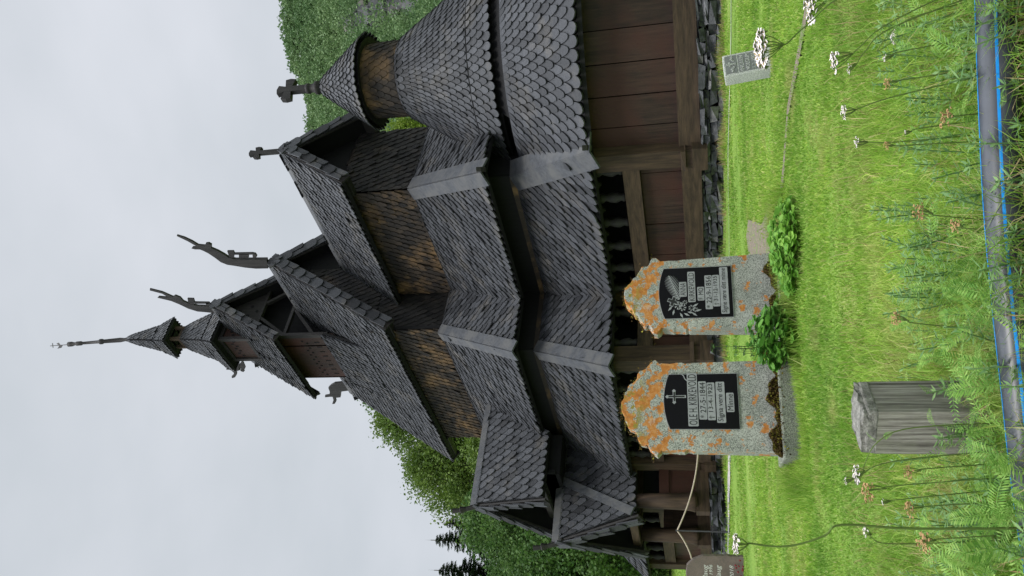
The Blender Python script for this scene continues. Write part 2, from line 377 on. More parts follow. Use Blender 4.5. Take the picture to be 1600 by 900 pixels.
def shingle_cone(mb, cx, cy, rB, zB, rT, zT, a0=0, a1=2*pi, wd=.2, row=.25, L=.5, th=.026, pt=.13, over=.05, clip=None, sag=0.0, mi=0, minw=.55):
    H = sqrt((rT-rB)**2+(zT-zB)**2); ur, uz = (rT-rB)/H, (zT-zB)/H; nr, nz_ = uz, -ur
    def pos(a, t, o):
        q = t/H; r = rB+ur*t; z = zB+uz*t
        s_ = -sag*4*q*(1-q)
        r += nr*(o+s_); z += nz_*(o+s_)
        return V((cx+r*cos(a), cy+r*sin(a), z))
    n0 = max(6, round(2*pi*rB/wd)); n = n0; i = 0
    while i*row < H:
        tb = i*row-over; rr = max(rB+ur*tb, .05)
        if 2*pi*rr/n < wd*minw: n = max(5, int(round(2*pi*rr/(wd*.9))))
        da = 2*pi/n
        for k in range(n):
            ac = (k+.5*(i % 2))*da+random.uniform(-.03, .03)*da
            an = ac % (2*pi)
            if a1-a0 < 2*pi-.01:
                x_ = (an-a0) % (2*pi)
                if x_ > (a1-a0): continue
            t1 = min(tb+L, H); dt = random.uniform(-.014, .014)
            if t1-tb < .06: continue
            h = .49*random.uniform(.93, 1)
            fr_ = [(tb+dt, 0), (tb+dt+pt*.2, .5), (tb+dt+pt*.58, .85), (min(tb+dt+pt*1.15, t1-.01), 1), (t1, 1)] if i == 0 else [(tb+dt, .0), (tb+dt+row*.1, .42), (tb+dt+row*.5, .78), (min(tb+dt+row*.95, t1-.01), 1), (t1, 1)]
            pc = pos(ac, tb+.1, 0)
            if clip and not clip(pc): continue
            lift = th*random.uniform(1.7, 2.4)
            ol = [(0, fr_[0][0])]+[(a*h, t) for t, a in fr_[1:]]+[(-a*h, t) for t, a in reversed(fr_[1:])]
            P = []; Q = []
            for s_, t_ in ol:
                f_ = (t_-tb)/(t1-tb); r_here = max(rB+ur*t_, .03)
                kk = 1.0 if t_ < tb+pt*1.2 else 1.0
                o_ = .004+lift*(1-f_)+th
                P.append(pos(ac+s_*da*kk, t_, o_)); Q.append(pos(ac+s_*da*kk, t_, o_-th))
            n_ = len(P)
            mb.add(P+Q, [tuple(range(n_))]+[(j, (j+1) % n_, (j+1) % n_+n_, j+n_) for j in range(n_)], mi)
        i += 1
# ================================================================= THE CHURCH
church = thing('stave_church', 'tall tarred wooden stave church with tiered shingled roofs, dragon heads and thin spire', 'church', (0, 0, 0))
def roof_piece(name, T0, T1, B1, B0, hint, slab=.07, mats=None, under=True, parent=None, **kw):
    mb = MB(); shingle_plane(mb, T0, T1, B1, B0, hint, **kw)
    nn = (V(B1)-V(B0)).cross(V(T0)-V(B0)) if (V(B1)-V(B0)).length > .01 else (V(T1)-V(T0)).cross(V(B0)-V(T0))
    nn.normalize()
    if nn.dot(V(hint)) < 0: nn = -nn
    if under: mb.prism([V(p) for p in (T0, T1, B1, B0)], -nn*slab, 1)  # black underlayer, its colour standing in for shadow between the shingles
    return mb.build(name, mats or [M['shingle'], M['black']], parent or church)
def cover_board(p0, p1, nA, nB, wd=.2, name='corner_board', lift=.07, th=.035, parent=None, mat=None):
    """two boards capping a hip: each lies on one roof side"""
    mb = MB(); p0, p1 = V(p0), V(p1); d = (p1-p0).normalized()
    for nn, other in ((V(nA).normalized(), V(nB).normalized()), (V(nB).normalized(), V(nA).normalized())):
        s_ = d.cross(nn).normalized()
        if s_.dot(other) > 0: s_ = -s_
        o0 = p0+nn*lift; o1 = p1+nn*lift
        mb.prism([o0-s_*.05, o1-s_*.05, o1+s_*wd, o0+s_*wd], nn*th)
    return mb.build(name, mat or M['board'], parent or church)
# main levels
XN0, XN1 = -2.92, 2.86; YN = 2.61; ZW = 7.45
YC, XC1 = 1.15, 6.75; ZCW = 7.4
XE = 5.21; YE = 4.97; XCE = 9.13; YCE = 3.51; ZE = 4.68; XW = -4.4
XA = 6.35; YA = 6.2; XCA = 10.28; YCA = 4.52; ZA = 2.41; XAW = -4.95
XI = 4.74; YI = 4.63; XCI = 8.47; YCI = 2.93; ZI = 4.28; XIW = -3.9
S, E_, N_, W_ = (0, -1, 1), (1, 0, 1), (0, 1, 1), (-1, 0, 1)
HIPK = V((0, -1, .84)); EASTK = V((1, 0, .84)); WESTK = V((-1, 0, .84)); NORTHK = V((0, 1, .84))
# aisle roofs
roof_piece('aisle_roof', (XN0, -YN, ZW), (XN1, -YN, ZW), (XE, -YE, ZE), (XW, -YE, ZE), S)
roof_piece('aisle_roof', (XN1, -YN, ZW), (XN1, -YC, ZW), (XE, -YCE, ZE), (XE, -YE, ZE), E_)
roof_piece('aisle_roof', (XN1, -YC, ZCW), (XC1, -YC, ZCW), (XCE, -YCE, ZE), (XE, -YCE, ZE), S)
roof_piece('aisle_roof', (XC1, -YC, ZCW), (XC1, YC, ZCW), (XCE, YCE, ZE), (XCE, -YCE, ZE), E_)
roof_piece('aisle_roof', (XN1, YC, ZCW), (XC1, YC, ZCW), (XCE, YCE, ZE), (XE, YCE, ZE), N_)
roof_piece('aisle_roof', (XN0, YN, ZW), (XN1, YN, ZW), (XE, YE, ZE), (XW, YE, ZE), N_)
roof_piece('aisle_roof', (XN1, YN, ZW), (XN1, YC, ZW), (XE, YCE, ZE), (XE, YE, ZE), E_)
roof_piece('aisle_roof', (XN0, -YN, ZW), (XN0, YN, ZW), (XW, YE, ZE), (XW, -YE, ZE), W_)
cover_board((XN1, -YN, ZW), (XE+.05, -YE-.05, ZE-.05), HIPK, EASTK)
cover_board((XC1, -YC, ZCW), (XCE+.05, -YCE-.05, ZE-.05), HIPK, EASTK, wd=.26)
cover_board((XN0, -YN, ZW), (XW, -YE, ZE), HIPK, WESTK)
# ambulatory roofs
roof_piece('ambulatory_roof', (XIW, -YI, ZI), (XI, -YI, ZI), (XA, -YA, ZA), (XAW, -YA, ZA), S)
roof_piece('ambulatory_roof', (XI, -YI, ZI), (XI, -YCI, ZI), (XA, -YCA, ZA), (XA, -YA, ZA), E_)
roof_piece('ambulatory_roof', (XI, -YCI, ZI), (XCI, -YCI, ZI), (XCA, -YCA, ZA), (XA, -YCA, ZA), S)
roof_piece('ambulatory_roof', (XI, YCI, ZI), (XCI, YCI, ZI), (XCA, YCA, ZA), (XA, YCA, ZA), N_)
roof_piece('ambulatory_roof', (XIW, YI, ZI), (XI, YI, ZI), (XA, YA, ZA), (XAW, YA, ZA), N_)
roof_piece('ambulatory_roof', (XIW, -YI, ZI), (XIW, YI, ZI), (XAW, YA, ZA), (XAW, -YA, ZA), W_)
cover_board((XI, -YI, ZI), (XA+.05, -YA-.05, ZA-.05), HIPK, EASTK, wd=.2)
cover_board((XCI, -YCI, ZI), (XCA+.08, -YCA-.07, ZA-.09), HIPK, V((.75, -.5, .9)), wd=.3)
# carved hook ends of the corner boards
for (x, y, z) in ((XCA, -YCA, ZA), (XCE, -YCE, ZE)):
    mb = MB(); d = V((.72, -.69, 0)); pts = [(0, .0), (.16, -.02), (.3, .08), (.34, .2), (.27, .2), (.22, .1), (.1, .1), (0, .13)]
    mb.prism([V((x, y, z-.04))+d*(a*.6)+V((0, 0, b_*.7)) for a, b_ in pts], V((.69, .72, 0))*.09)
    mb.build('carved_hook', M['tar'], church)
# apse ambulatory roof
AX = 9.1
def clipA(p):
    q0 = V((XCI, -YCI)); q1 = V((XCA, -YCA)); d = q1-q0; a = (p.x-q0.x)*d.y-(p.y-q0.y)*d.x
    b_ = (p.x-q0.x)*d.y+( p.y+q0.y*1)*0
    q0n = V((XCI, YCI)); q1n = V((XCA, YCA)); dn = q1n-q0n; an = (p.x-q0n.x)*dn.y-(p.y-q0n.y)*dn.x
    return a < .02 and an > -.02
mb = MB(); shingle_cone(mb, AX, 0, 4.67, ZA, 2.72, 4.12, wd=.215, row=.26, L=.56, clip=clipA, minw=.62)
N = 48; rng = [radians(-104)+radians(208)*i/N for i in range(N+1)]
for i in range(N):
    a, b_ = rng[i], rng[i+1]
    pa = lambda r, q, z: V((AX+r*cos(q), r*sin(q), z))
    mid = pa(3.7, (a+b_)/2, 3)
    if not clipA(pa(4.4, (a+b_)/2, 3)): continue
    mb.prism([pa(4.64, a, ZA+.02), pa(4.64, b_, ZA+.02), pa(2.3, b_, 4.44), pa(2.3, a, 4.44)], (0, 0, -.08), 1)
mb.build('apse_ambulatory_roof', [M['shingle'], M['black']], church)
# apse wall and bell-shaped apse roof
mb = MB(); mb.lathe(AX, 0, [(2.15, 3.6), (2.15, 5.0)], 40); mb.build('apse_wall', M['black'], church)
mb = MB(); shingle_cone(mb, AX, 0, 2.5, 4.38, .84, 6.98, wd=.185, row=.2, L=.44, pt=.11, sag=.06, minw=.42)
mb.lathe(AX, 0, [(.4, 4.36), (2.42, 4.34), (1.46, 5.62), (.8, 6.9)], 48, 1)
mb.build('apse_roof', [M['shingle'], M['black']], church)
mb = MB(); shingle_cone(mb, AX, 0, .83, 6.86, .8, 7.95, wd=.17, row=.15, L=.34, pt=.13, th=.015, over=.0)
mb.lathe(AX, 0, [(.8, 6.8), (.78, 8.0)], 32, 1)
drum = mb.build('turret_drum', [M['shingle_wall'], M['black']], church)
mb = MB(); shingle_cone(mb, AX, 0, 1.04, 7.82, .09, 9.16, wd=.16, row=.16, L=.36, pt=.1, sag=.0, minw=.5)
mb.lathe(AX, 0, [(.5, 7.86), (1.0, 7.8), (.55, 8.45), (.1, 9.14)], 36, 1)
mb.build('turret_roof', [M['shingle'], M['black']], church)
mb = MB(); mb.lathe(AX, 0, [(.15, 9.05), (.13, 9.2), (.16, 9.22), (.16, 9.3), (.11, 9.33), (.1, 9.45), (.13, 9.47), (.12, 9.53), (.09, 9.56)], 14)
neck = mb.build('cross_neck', M['tar'], church, True)
def cross(cx, cy, z0, z1, arm, za, t, ang, nm, wd):
    mb = MB(); d = V((cos(ang), sin(ang), 0)); nrm = V((-sin(ang), cos(ang), 0))
    c = V((cx, cy, 0))
    def pl(pts): mb.prism([c+d*a+V((0, 0, b_))-nrm*t/2 for a, b_ in pts], nrm*t)
    w0 = wd/2
    pl([(-w0, z0), (w0, z0), (w0*.95, za-w0), (arm, za-w0*1.5), (arm+w0*.3, za), (arm, za+w0*1.5), (w0*.95, za+w0), (w0*1.5, z1-.03), (0, z1), (-w0*1.5, z1-.03), (-w0*.95, za+w0), (-arm, za+w0*1.5), (-arm-w0*.3, za), (-arm, za-w0*1.5), (-w0*.95, za-w0)])
    return mb.build(nm, M['tar'], church)
cross(AX, 0, 9.5, 10.3, .3, 10.0, .13, radians(80), 'turret_cross', .17)
# raised chancel
ZCR, YCR, ZCE_ = 11.0, 1.46, 8.92; XCG = 7.38
sl_c = (ZCR-ZCE_)/YCR
def wall_shingled(name, pts, hint, mats, **kw):
    mb = MB(); shingle_plane(mb, *pts, hint, wd=.18, row=.18, L=.36, pt=.12, th=.024, over=0, **kw)
    nn = (V(pts[2])-V(pts[3])).cross(V(pts[0])-V(pts[3])).normalized()
    if nn.dot(V(hint)) < 0: nn = -nn
    mb.prism(pts, -nn*.1, 1)
    return mb.build(name, mats, church)
ZCT = ZCR-sl_c*YC-.02
wall_shingled('chancel_wall', [V((XN1, -YC, ZCT)), V((XC1, -YC, ZCT)), V((XC1, -YC, ZCW-.1)), V((XN1, -YC, ZCW-.1))], (0, -1, 0), [M['shingle_wall'], M['black']])
wall_shingled('chancel_wall', [V((XC1, -YC, ZCT)), V((XC1, YC, ZCT)), V((XC1, YC, 6.2)), V((XC1, -YC, 6.2))], (1, 0, 0), [M['shingle_dark'], M['black']])
mb = MB(); mb.prism([(XC1-.1, -YC, ZCT), (XC1-.1, YC, ZCT), (XC1-.1, 0, ZCR-.15)], (.08, 0, 0)); mb.prism([(XN1, YC, ZCT), (XC1, YC, ZCT), (XC1, YC, 7), (XN1, YC, 7)], (0, -.1, 0)); mb.build('gable_wall', M['black'], church)
for sg in (-1, 1):
    roof_piece('chancel_roof', (XN1-.2, 0, ZCR), (XCG, 0, ZCR), (XCG, sg*YCR, ZCE_), (XN1-.2, sg*YCR, ZCE_), (0, sg, 1), wd=.19, row=.21, L=.46, slab=.1)
def ridge(p0, p1, half, drop, nm='ridge_board'):
    mb = MB(); p0, p1 = V(p0), V(p1); d = (p1-p0).normalized(); sdv = d.cross(V((0, 0, 1))).normalized()
    for sg in (-1, 1):
        o = sdv*sg*half-V((0, 0, drop)); lf = V((0, 0, .07))+sdv*sg*.02
        mb.prism([p0+lf, p1+lf, p1+o+lf, p0+o+lf], V((0, 0, .04)))
    return mb.build(nm, M['board'], church)
ridge((XN1-.2, 0, ZCR), (XCG+.02, 0, ZCR), .13, .13*sl_c)
def barge(peak, foot, out, nm='barge_board', depth=.3, sc=True, n=None, parent=None):
    """board along a gable rake with big overlapping scalloped shingles on its face"""
    peak, foot, out_ = V(peak), V(foot), V(out).normalized()
    d = (foot-peak).normalized(); L = (foot-peak).length; inn = out_.cross(d).normalized()
    if inn.z > 0: inn = -inn
    mb = MB()
    mb.prism([peak-d*.03, foot+d*.02, foot+inn*depth, peak+inn*depth+d*depth*.4], -out_*.05, 1)
    if sc:
        shingle_plane(mb, peak+d*.0, peak+inn*depth*.98, foot+inn*depth*.98, foot, out_, wd=depth*.98, row=.4, L=.6, pt=.09, th=.03, over=0, wob=0, loz=False)
    # rows on the rake edge
    return mb.build(nm, [M['shingle'], M['tar']], parent or church)
for sg in (-1, 1):
    barge((XCG+.03, 0, ZCR+.05), (XCG+.03, sg*(YCR+.03), ZCE_), (1, 0, 0), depth=.3)
cross(XCG-.05, 0, ZCR+.0, 11.93, .16, 11.68, .09, radians(78), 'gable_cross', .12)
# purlin ends beneath the chancel gable
for sg in (-1, 1):
    mb = MB(); mb.beam((XC1, sg*(YC+.05), ZCE_+.06), (XCG-.02, sg*(YC+.05), ZCE_+.06), .18, .26)
    mb.build('purlin_end', M['tar'], church)
# raised nave
ZNR, YNR, ZNE = 13.3, 2.7, 8.93; XNG, XNGW = 3.2, -4.07; sl_n = (ZNR-ZNE)/YNR
ZNT = ZNR-sl_n*YN+.12
wall_shingled('nave_wall', [V((XN0, -YN+.15, ZNT)), V((XN1, -YN+.15, ZNT)), V((XN1, -YN+.15, ZW-.1)), V((XN0, -YN+.15, ZW-.1))], (0, -1, 0), [M['shingle_wall'], M['black']])
YNW = YN-.15
mb = MB()
shingle_plane(mb, (XN1-.15, -YNW, 9.6), (XN1-.15, -.0, 9.6), (XN1-.15, 0, ZW-.1), (XN1-.15, -YNW, ZW-.1), (1, 0, 0), wd=.17, row=.17, L=.34, pt=.12, th=.018, over=0)
shingle_plane(mb, (XN1-.15, -.1, 12.9), (XN1-.15, 0, 12.9), (XN1-.15, 0, 9.55), (XN1-.15, -2.1, 9.55), (1, 0, 0), wd=.17, row=.17, L=.34, pt=.12, th=.018, over=0)
mb.prism([(XN1-.16, -YNW, ZW-.1), (XN1-.16, YNW, ZW-.1), (XN1-.16, YNW, 9.2), (XN1-.16, 0, 13.1), (XN1-.16, -YNW, 9.2)], (-.1, 0, 0), 1)
mb.prism([(XN0+.1, -YNW, ZW-.1), (XN0+.1, YNW, ZW-.1), (XN0+.1, YNW, 9.2), (XN0+.1, 0, 13.1), (XN0+.1, -YNW, 9.2)], (-.1, 0, 0), 1)
mb.prism([(XN0, YNW, ZW-.1), (XN1-.2, YNW, ZW-.1), (XN1-.2, YNW, 9.2), (XN0, YNW, 9.2)], (0, -.1, 0), 1)
mb.build('nave_gable_wall', [M['shingle_dark'], M['black']], church)
for sg in (-1, 1):
    roof_piece('nave_roof', (XNGW, 0, ZNR), (XNG, 0, ZNR), (XNG, sg*YNR, ZNE), (XNGW, sg*YNR, ZNE), (0, sg, 1), wd=.19, row=.21, L=.46, slab=.12)
    barge((XNG+.03, 0, ZNR+.05), (XNG+.03, sg*(YNR+.03), ZNE), (1, 0, 0), depth=.36)
    barge((XNGW-.03, 0, ZNR+.05), (XNGW-.03, sg*(YNR+.03), ZNE), (-1, 0, 0), depth=.36)
    for xa, xb in ((XN1-.2, XNG-.02), (XNGW+.02, XN0)):
        mb = MB(); mb.beam((xa, sg*(YNW+.02), ZNE+.04), (xb, sg*(YNW+.02), ZNE+.04), .2, .26); mb.build('purlin_end', M['tar'], church)
ridge((XNGW, 0, ZNR), (XNG, 0, ZNR), .15, .15*sl_n)
# ---- ridge tower, first stage: gabled
ZT1, YT1, ZT1E = 16.3, 1.52, 13.5; XT1, XT1W = 1.3, -1.95; sl_t = (ZT1-ZT1E)/YT1
for sg in (-1, 1):
    roof_piece('tower_roof', (XT1W, 0, ZT1), (XT1, 0, ZT1), (XT1, sg*YT1, ZT1E), (XT1W, sg*YT1, ZT1E), (0, sg, 1), wd=.16, row=.18, L=.38, slab=.1)
    barge((XT1+.03, 0, ZT1+.05), (XT1+.03, sg*(YT1+.03), ZT1E), (1, 0, 0), depth=.26)
    barge((XT1W-.03, 0, ZT1+.05), (XT1W-.03, sg*(YT1+.03), ZT1E), (-1, 0, 0), depth=.26)
ridge((XT1W, 0, ZT1), (XT1, 0, ZT1), .12, .12*sl_t)
TX0, TX1, TY = -1.5, .85, 1.05
for sg in (-1, 1):
    mb = MB(); mb.prism([(TX0, sg*TY, 11.4), (TX1, sg*TY, 11.4), (TX1, sg*TY, 14.15), (TX0, sg*TY, 14.15)], (0, -sg*.08, 0))
    for i in range(16):
        x = TX0+.2+i*.125; mb.box((x, sg*(TY+.008), 12.9+.12*(i % 2)), (.05, .01, .07), mi=1)
        if i % 2 == 0: mb.box((x+.04, sg*(TY+.008), 12.55), (.04, .01, .16), mi=1)
    mb.build('tower_side_panel', [M['plank'], M['black']], church)
mb = MB()
mb.prism([(TX1-.5, -TY, 11.5), (TX1-.5, TY, 11.5), (TX1-.5, TY, 14.2), (TX1-.5, 0, 16.0), (TX1-.5, -TY, 14.2)], (-.06, 0, 0)); mb.prism([(TX0, -TY, 11.5), (TX0, TY, 11.5), (TX0, TY, 14.2), (TX0, 0, 16.0), (TX0, -TY, 14.2)], (.06, 0, 0))
mb.build('tower_gable_backing', M['black'], church)
mb = MB(); mb.prism([(TX1, -.72, 14.7), (TX1, .72, 14.7), (TX1, 0, 16.02)], (.06, 0, 0)); mb.build('tower_gable_panel', M['tar'], church)
for (y, z) in ((-.2, 15.1), (.18, 15.05), (0, 15.45), (-.02, 14.82)):
    mb = MB(); mb.lathe(0, 0, [(.055, 0), (.055, .01)], 12)
    k = len(mb.v)-24
    for i in range(k, k+24): p = mb.v[i]; mb.v[i] = (TX1+.062+p[2], y+p[0], z+p[1])
    mb.build('round_hole', M['black'], church)
mb = MB()
for a, b_, s_ in (((TX1+.03, -TY, 14.62), (TX1+.03, TY, 14.62), .13), ((TX1+.03, -TY, 13.5), (TX1+.03, TY, 13.5), .13), ((TX1+.03, -TY, 12.), (TX1+.03, -TY, 14.6), .16), ((TX1+.03, TY, 12.2), (TX1+.03, TY, 14.6), .16), ((TX1+.02, -TY, 13.5), (TX1+.02, -.3, 14.6), .12), ((TX1+.02, TY, 13.5), (TX1+.02, .3, 14.6), .12), ((TX1+.02, -TY, 12.5), (TX1+.02, 0, 13.45), .12), ((TX1+.02, TY, 12.5), (TX1+.02, 0, 13.45), .12)):
    mb.beam(a, b_, .1, s_, up=(1, 0, 0))
for sg in (-1, 1):
    mb.beam((XT1W+.1, sg*(TY+.05), ZT1E+.42), (XT1-.02, sg*(TY+.05), ZT1E+.42), .16, .2)
mb.build('tower_bracing', M['tar'], church)
# scalloped skirt rows at the foot of the tower
for sg in (-1, 1):
    roof_piece('tower_skirt', (TX0-.1, sg*TY, 12.25), (TX1+.1, sg*TY, 12.25), (TX1+.3, sg*1.72, 10.56), (TX0-.3, sg*1.72, 10.56), (0, sg, 1), wd=.18, row=.2, L=.4)
# ---- second stage
TC = -.4
mb = MB(); h2 = .55
mb.box((TC, 0, 15.7), (h2*2, h2*2, 1.5))
for i in range(7):
    mb.box((TC-h2+.16+i*.13, -h2-.008, 15.95+.1*(i % 2)), (.05, .01, .09), mi=1); mb.box((TC+h2+.008, -h2+.16+i*.13, 15.95+.1*(i % 2)), (.01, .05, .09), mi=1)
mb.build('tower_box', [M['plank'], M['black']], church)
mb = MB()
for sx in (-1, 1):
    for sy in (-1, 1): mb.box((TC+sx*(h2+.02), sy*(h2+.02), 15.7), (.12, .12, 1.55))
for z in (15.35, 16.35):
    for sy in (-1, 1):
        mb.beam((TC-h2, sy*(h2+.03), z), (TC+h2, sy*(h2+.03), z), .07, .12); mb.beam((TC+sy*(h2+.03), -h2, z), (TC+sy*(h2+.03), h2, z), .07, .12)
mb.build('tower_frame', M['tar'], church)
def pyramid(nm, cx, hb, zb, ht, zt, wd=.15, row=.16, L=.34, mid=None):
    """square bell-cast roof in two pitches"""
    if mid is None: mid = (hb*.55+ht*.45, zb+(zt-zb)*.35)
    hm, zm = mid
    mb = MB()
    for (dx, dy) in ((0, -1), (1, 0), (0, 1), (-1, 0)):
        def q(h, z, s): 
            return V((cx+dx*h-dy*s*h, dy*h+dx*s*h, z))
        for (ha, za, hb_, zb_) in ((hb, zb, hm, zm), (hm, zm, ht, zt)):
            shingle_plane(mb, q(hb_, zb_, -1), q(hb_, zb_, 1), q(ha, za, 1), q(ha, za, -1), (dx, dy, .5), wd=wd, row=row, L=L, pt=.09, th=.016, over=.02)
            mb.prism([q(hb_, zb_, -1), q(hb_, zb_, 1), q(ha, za, 1), q(ha, za, -1)], V((-dx*.04, -dy*.04, -.04)), 1)
    mb.prism([(cx-hb*.95, -hb*.95, zb-.01), (cx+hb*.95, -hb*.95, zb-.01), (cx+hb*.95, hb*.95, zb-.01), (cx-hb*.95, hb*.95, zb-.01)], (0, 0, .03), 1)
    return mb.build(nm, [M['shingle'], M['black']], church)
pyramid('tower_skirt_roof', TC, .88, 16.42, .27, 18.2, mid=(.58, 17.05))
mb = MB()
for sx in (-1, 1):
    for sy in (-1, 1): mb.box((TC+sx*.23, sy*.23, 18.45), (.1, .1, .7))
for sx in (-1, 1):
    mb.box((TC+sx*.23, 0, 18.25), (.07, .4, .16)); mb.box((TC, sx*.23, 18.25), (.4, .07, .16))
    mb.box((TC+sx*.23, 0, 18.66), (.07, .4, .1)); mb.box((TC, sx*.23, 18.66), (.4, .07, .1))
mb.build('lantern_frame', M['post'], church)
pyramid('lantern_roof', TC, .5, 18.62, .07, 20.55, wd=.13, row=.14, L=.3, mid=(.3, 19.25))
mb = MB()
lean = -.05
for i, (r, z) in enumerate([(.08, 20.4), (.085, 20.6), (.06, 20.7), (.085, 20.9), (.07, 21.6), (.1, 21.65), (.1, 21.75), (.06, 21.8), (.05, 22.5), (.08, 22.55), (.08, 22.75), (.05, 22.8), (.09, 22.95), (.09, 23.1), (.03, 23.12)]):
    pass
prof = [(.08, 20.4), (.085, 20.6), (.06, 20.7), (.085, 20.9), (.07, 21.6), (.1, 21.65), (.1, 21.75), (.06, 21.8), (.05, 22.5), (.08, 22.55), (.08, 22.75), (.05, 22.8), (.09, 22.95), (.09, 23.1), (.03, 23.12)]
mb.tube([(TC-(z-20.4)*.03, -(z-20.4)*.035, z) for r, z in prof], [r for r, z in prof], 10)
sp = mb.build('spire_pole', M['tar'], church, True)
mb = MB(); vx, vy = TC-.09, -.1
mb.tube([(vx, vy, 23.1), (vx-.02, vy-.02, 23.9)], .013, 6)
mb.prism([(vx-.01, vy, 23.35), (vx-.1, vy-.06, 23.45), (vx-.12, vy-.08, 23.62), (vx-.07, vy-.05, 23.55), (vx, vy, 23.5)], (.01, -.01, 0))
mb.prism([(vx, vy, 23.45), (vx+.07, vy+.05, 23.5), (vx+.05, vy+.04, 23.6), (vx, vy, 23.55)], (.01, -.01, 0))
mb.beam((vx-.08, vy-.06, 23.8), (vx+.06, vy+.04, 23.78), .02, .02)
mb.build('weather_vane', M['iron'], church)
# ---- dragon heads: side profile cut from thick plank, tapering to the snout
def dragon(nm, pix, comb, zoomx, zoomy, sc, thick=.12, holes=True):
    def cv(p): return on(zoomx+p[0]/sc, zoomy+p[1]/sc, 'y', 0.0)
    mb = MB(); thick *= .55; pts = [cv(p) for p in pix]
    zs = [p.z for p in pts]; z0, z1 = min(zs), max(zs)
    n = len(pts); fr = []; bk = []
    for p in pts:
        t = thick*(1-.6*(p.z-z0)/(z1-z0)); fr.append(p+V((0, -t/2, 0))); bk.append(p+V((0, t/2, 0)))
    mb.add(fr+bk, [tuple(range(n)), tuple(reversed(range(n, 2*n)))]+[(i, i+n, (i+1) % n+n, (i+1) % n) for i in range(n)])
    o = mb.build(nm, M['tar'], church)
    for i, c in enumerate(comb):
        mb = MB(); mb.prism([cv(p)+V((0, -.025, 0)) for p in c], (0, .05, 0)); mb.build('crest', M['tar'], o)
    return o
# nave east gable dragon (zoom 260,350 scale 8.889)
dragon('dragon_head', [(1420, 600), (1250, 605), (1100, 592), (960, 570), (850, 555), (760, 520), (680, 460), (590, 400), (520, 365), (470, 345), (400, 345), (352, 332), (370, 312), (425, 315), (420, 300), (300, 232), (150, 162), (150, 148), (250, 178), (360, 230), (445, 282), (535, 292), (550, 262), (590, 258), (630, 280), (628, 325), (720, 365), (800, 410), (870, 455), (960, 478), (1220, 480), (1400, 480)],
       [[(880, 460), (848, 370), (935, 368), (948, 400), (940, 460)], [(940, 420), (945, 400), (1195, 395), (1195, 418)], [(1010, 460), (1010, 410), (1145, 410), (1145, 460)], [(1205, 470), (1195, 395), (1240, 405), (1262, 440), (1240, 470)]], 260, 350, 8.889, .2)
# first tower stage dragon (zoom 60,380 scale 2.812)
dragon('dragon_head', [(800, 306), (740, 300), (700, 297), (660, 285), (620, 266), (585, 252), (550, 244), (524, 238), (530, 232), (572, 236), (545, 220), (490, 206), (491, 198), (545, 212), (592, 233), (602, 227), (624, 236), (638, 252), (668, 265), (700, 272), (760, 274), (800, 275)],
       [[(662, 268), (656, 241), (683, 242), (688, 258), (684, 270)], [(688, 264), (688, 257), (750, 258), (750, 264)], [(738, 272), (736, 258), (752, 259), (758, 272)]], 60, 380, 2.812, .16)
# west dragons, seen beyond
def wdragon(nm, pix, zx, zy, sc, dx, dcomb):
    def cv(p): return on(zx+p[0]/sc, zy+p[1]/sc, 'y', 0.0)
    mb = MB(); mb.prism([cv(p)+V((0, -.035, 0)) for p in pix], (0, .07, 0)); o = mb.build(nm, M['tar'], church)
    for c in dcomb: mb = MB(); mb.prism([cv(p)+V((0, -.02, 0)) for p in c], (0, .04, 0)); mb.build('crest', M['tar'], o)
wdragon('dragon_head', [(350, 170), (520, 120), (900, 100), (1060, 170), (900, 200), (740, 240), (620, 240), (600, 420), (640, 490), (540, 520), (545, 620), (500, 690), (420, 715), (398, 680), (470, 610), (460, 500), (380, 480), (255, 475), (255, 440), (380, 435), (430, 400), (450, 250)], 340, 550, 18, 0,
        [[(600, 430), (620, 330), (700, 240), (740, 300), (790, 420), (770, 470), (700, 480)], [(640, 500), (720, 480), (765, 520), (730, 552), (660, 530)]])
wdragon('dragon_head', [(900, 400), (820, 360), (560, 395), (555, 430), (545, 510), (440, 520), (460, 590), (430, 640), (378, 645), (385, 620), (405, 570), (385, 500), (330, 500), (240, 510), (232, 485), (320, 470), (330, 400), (300, 320), (350, 270), (430, 225), (700, 200), (1000, 260)], 490, 580, 12.86, 0, [])
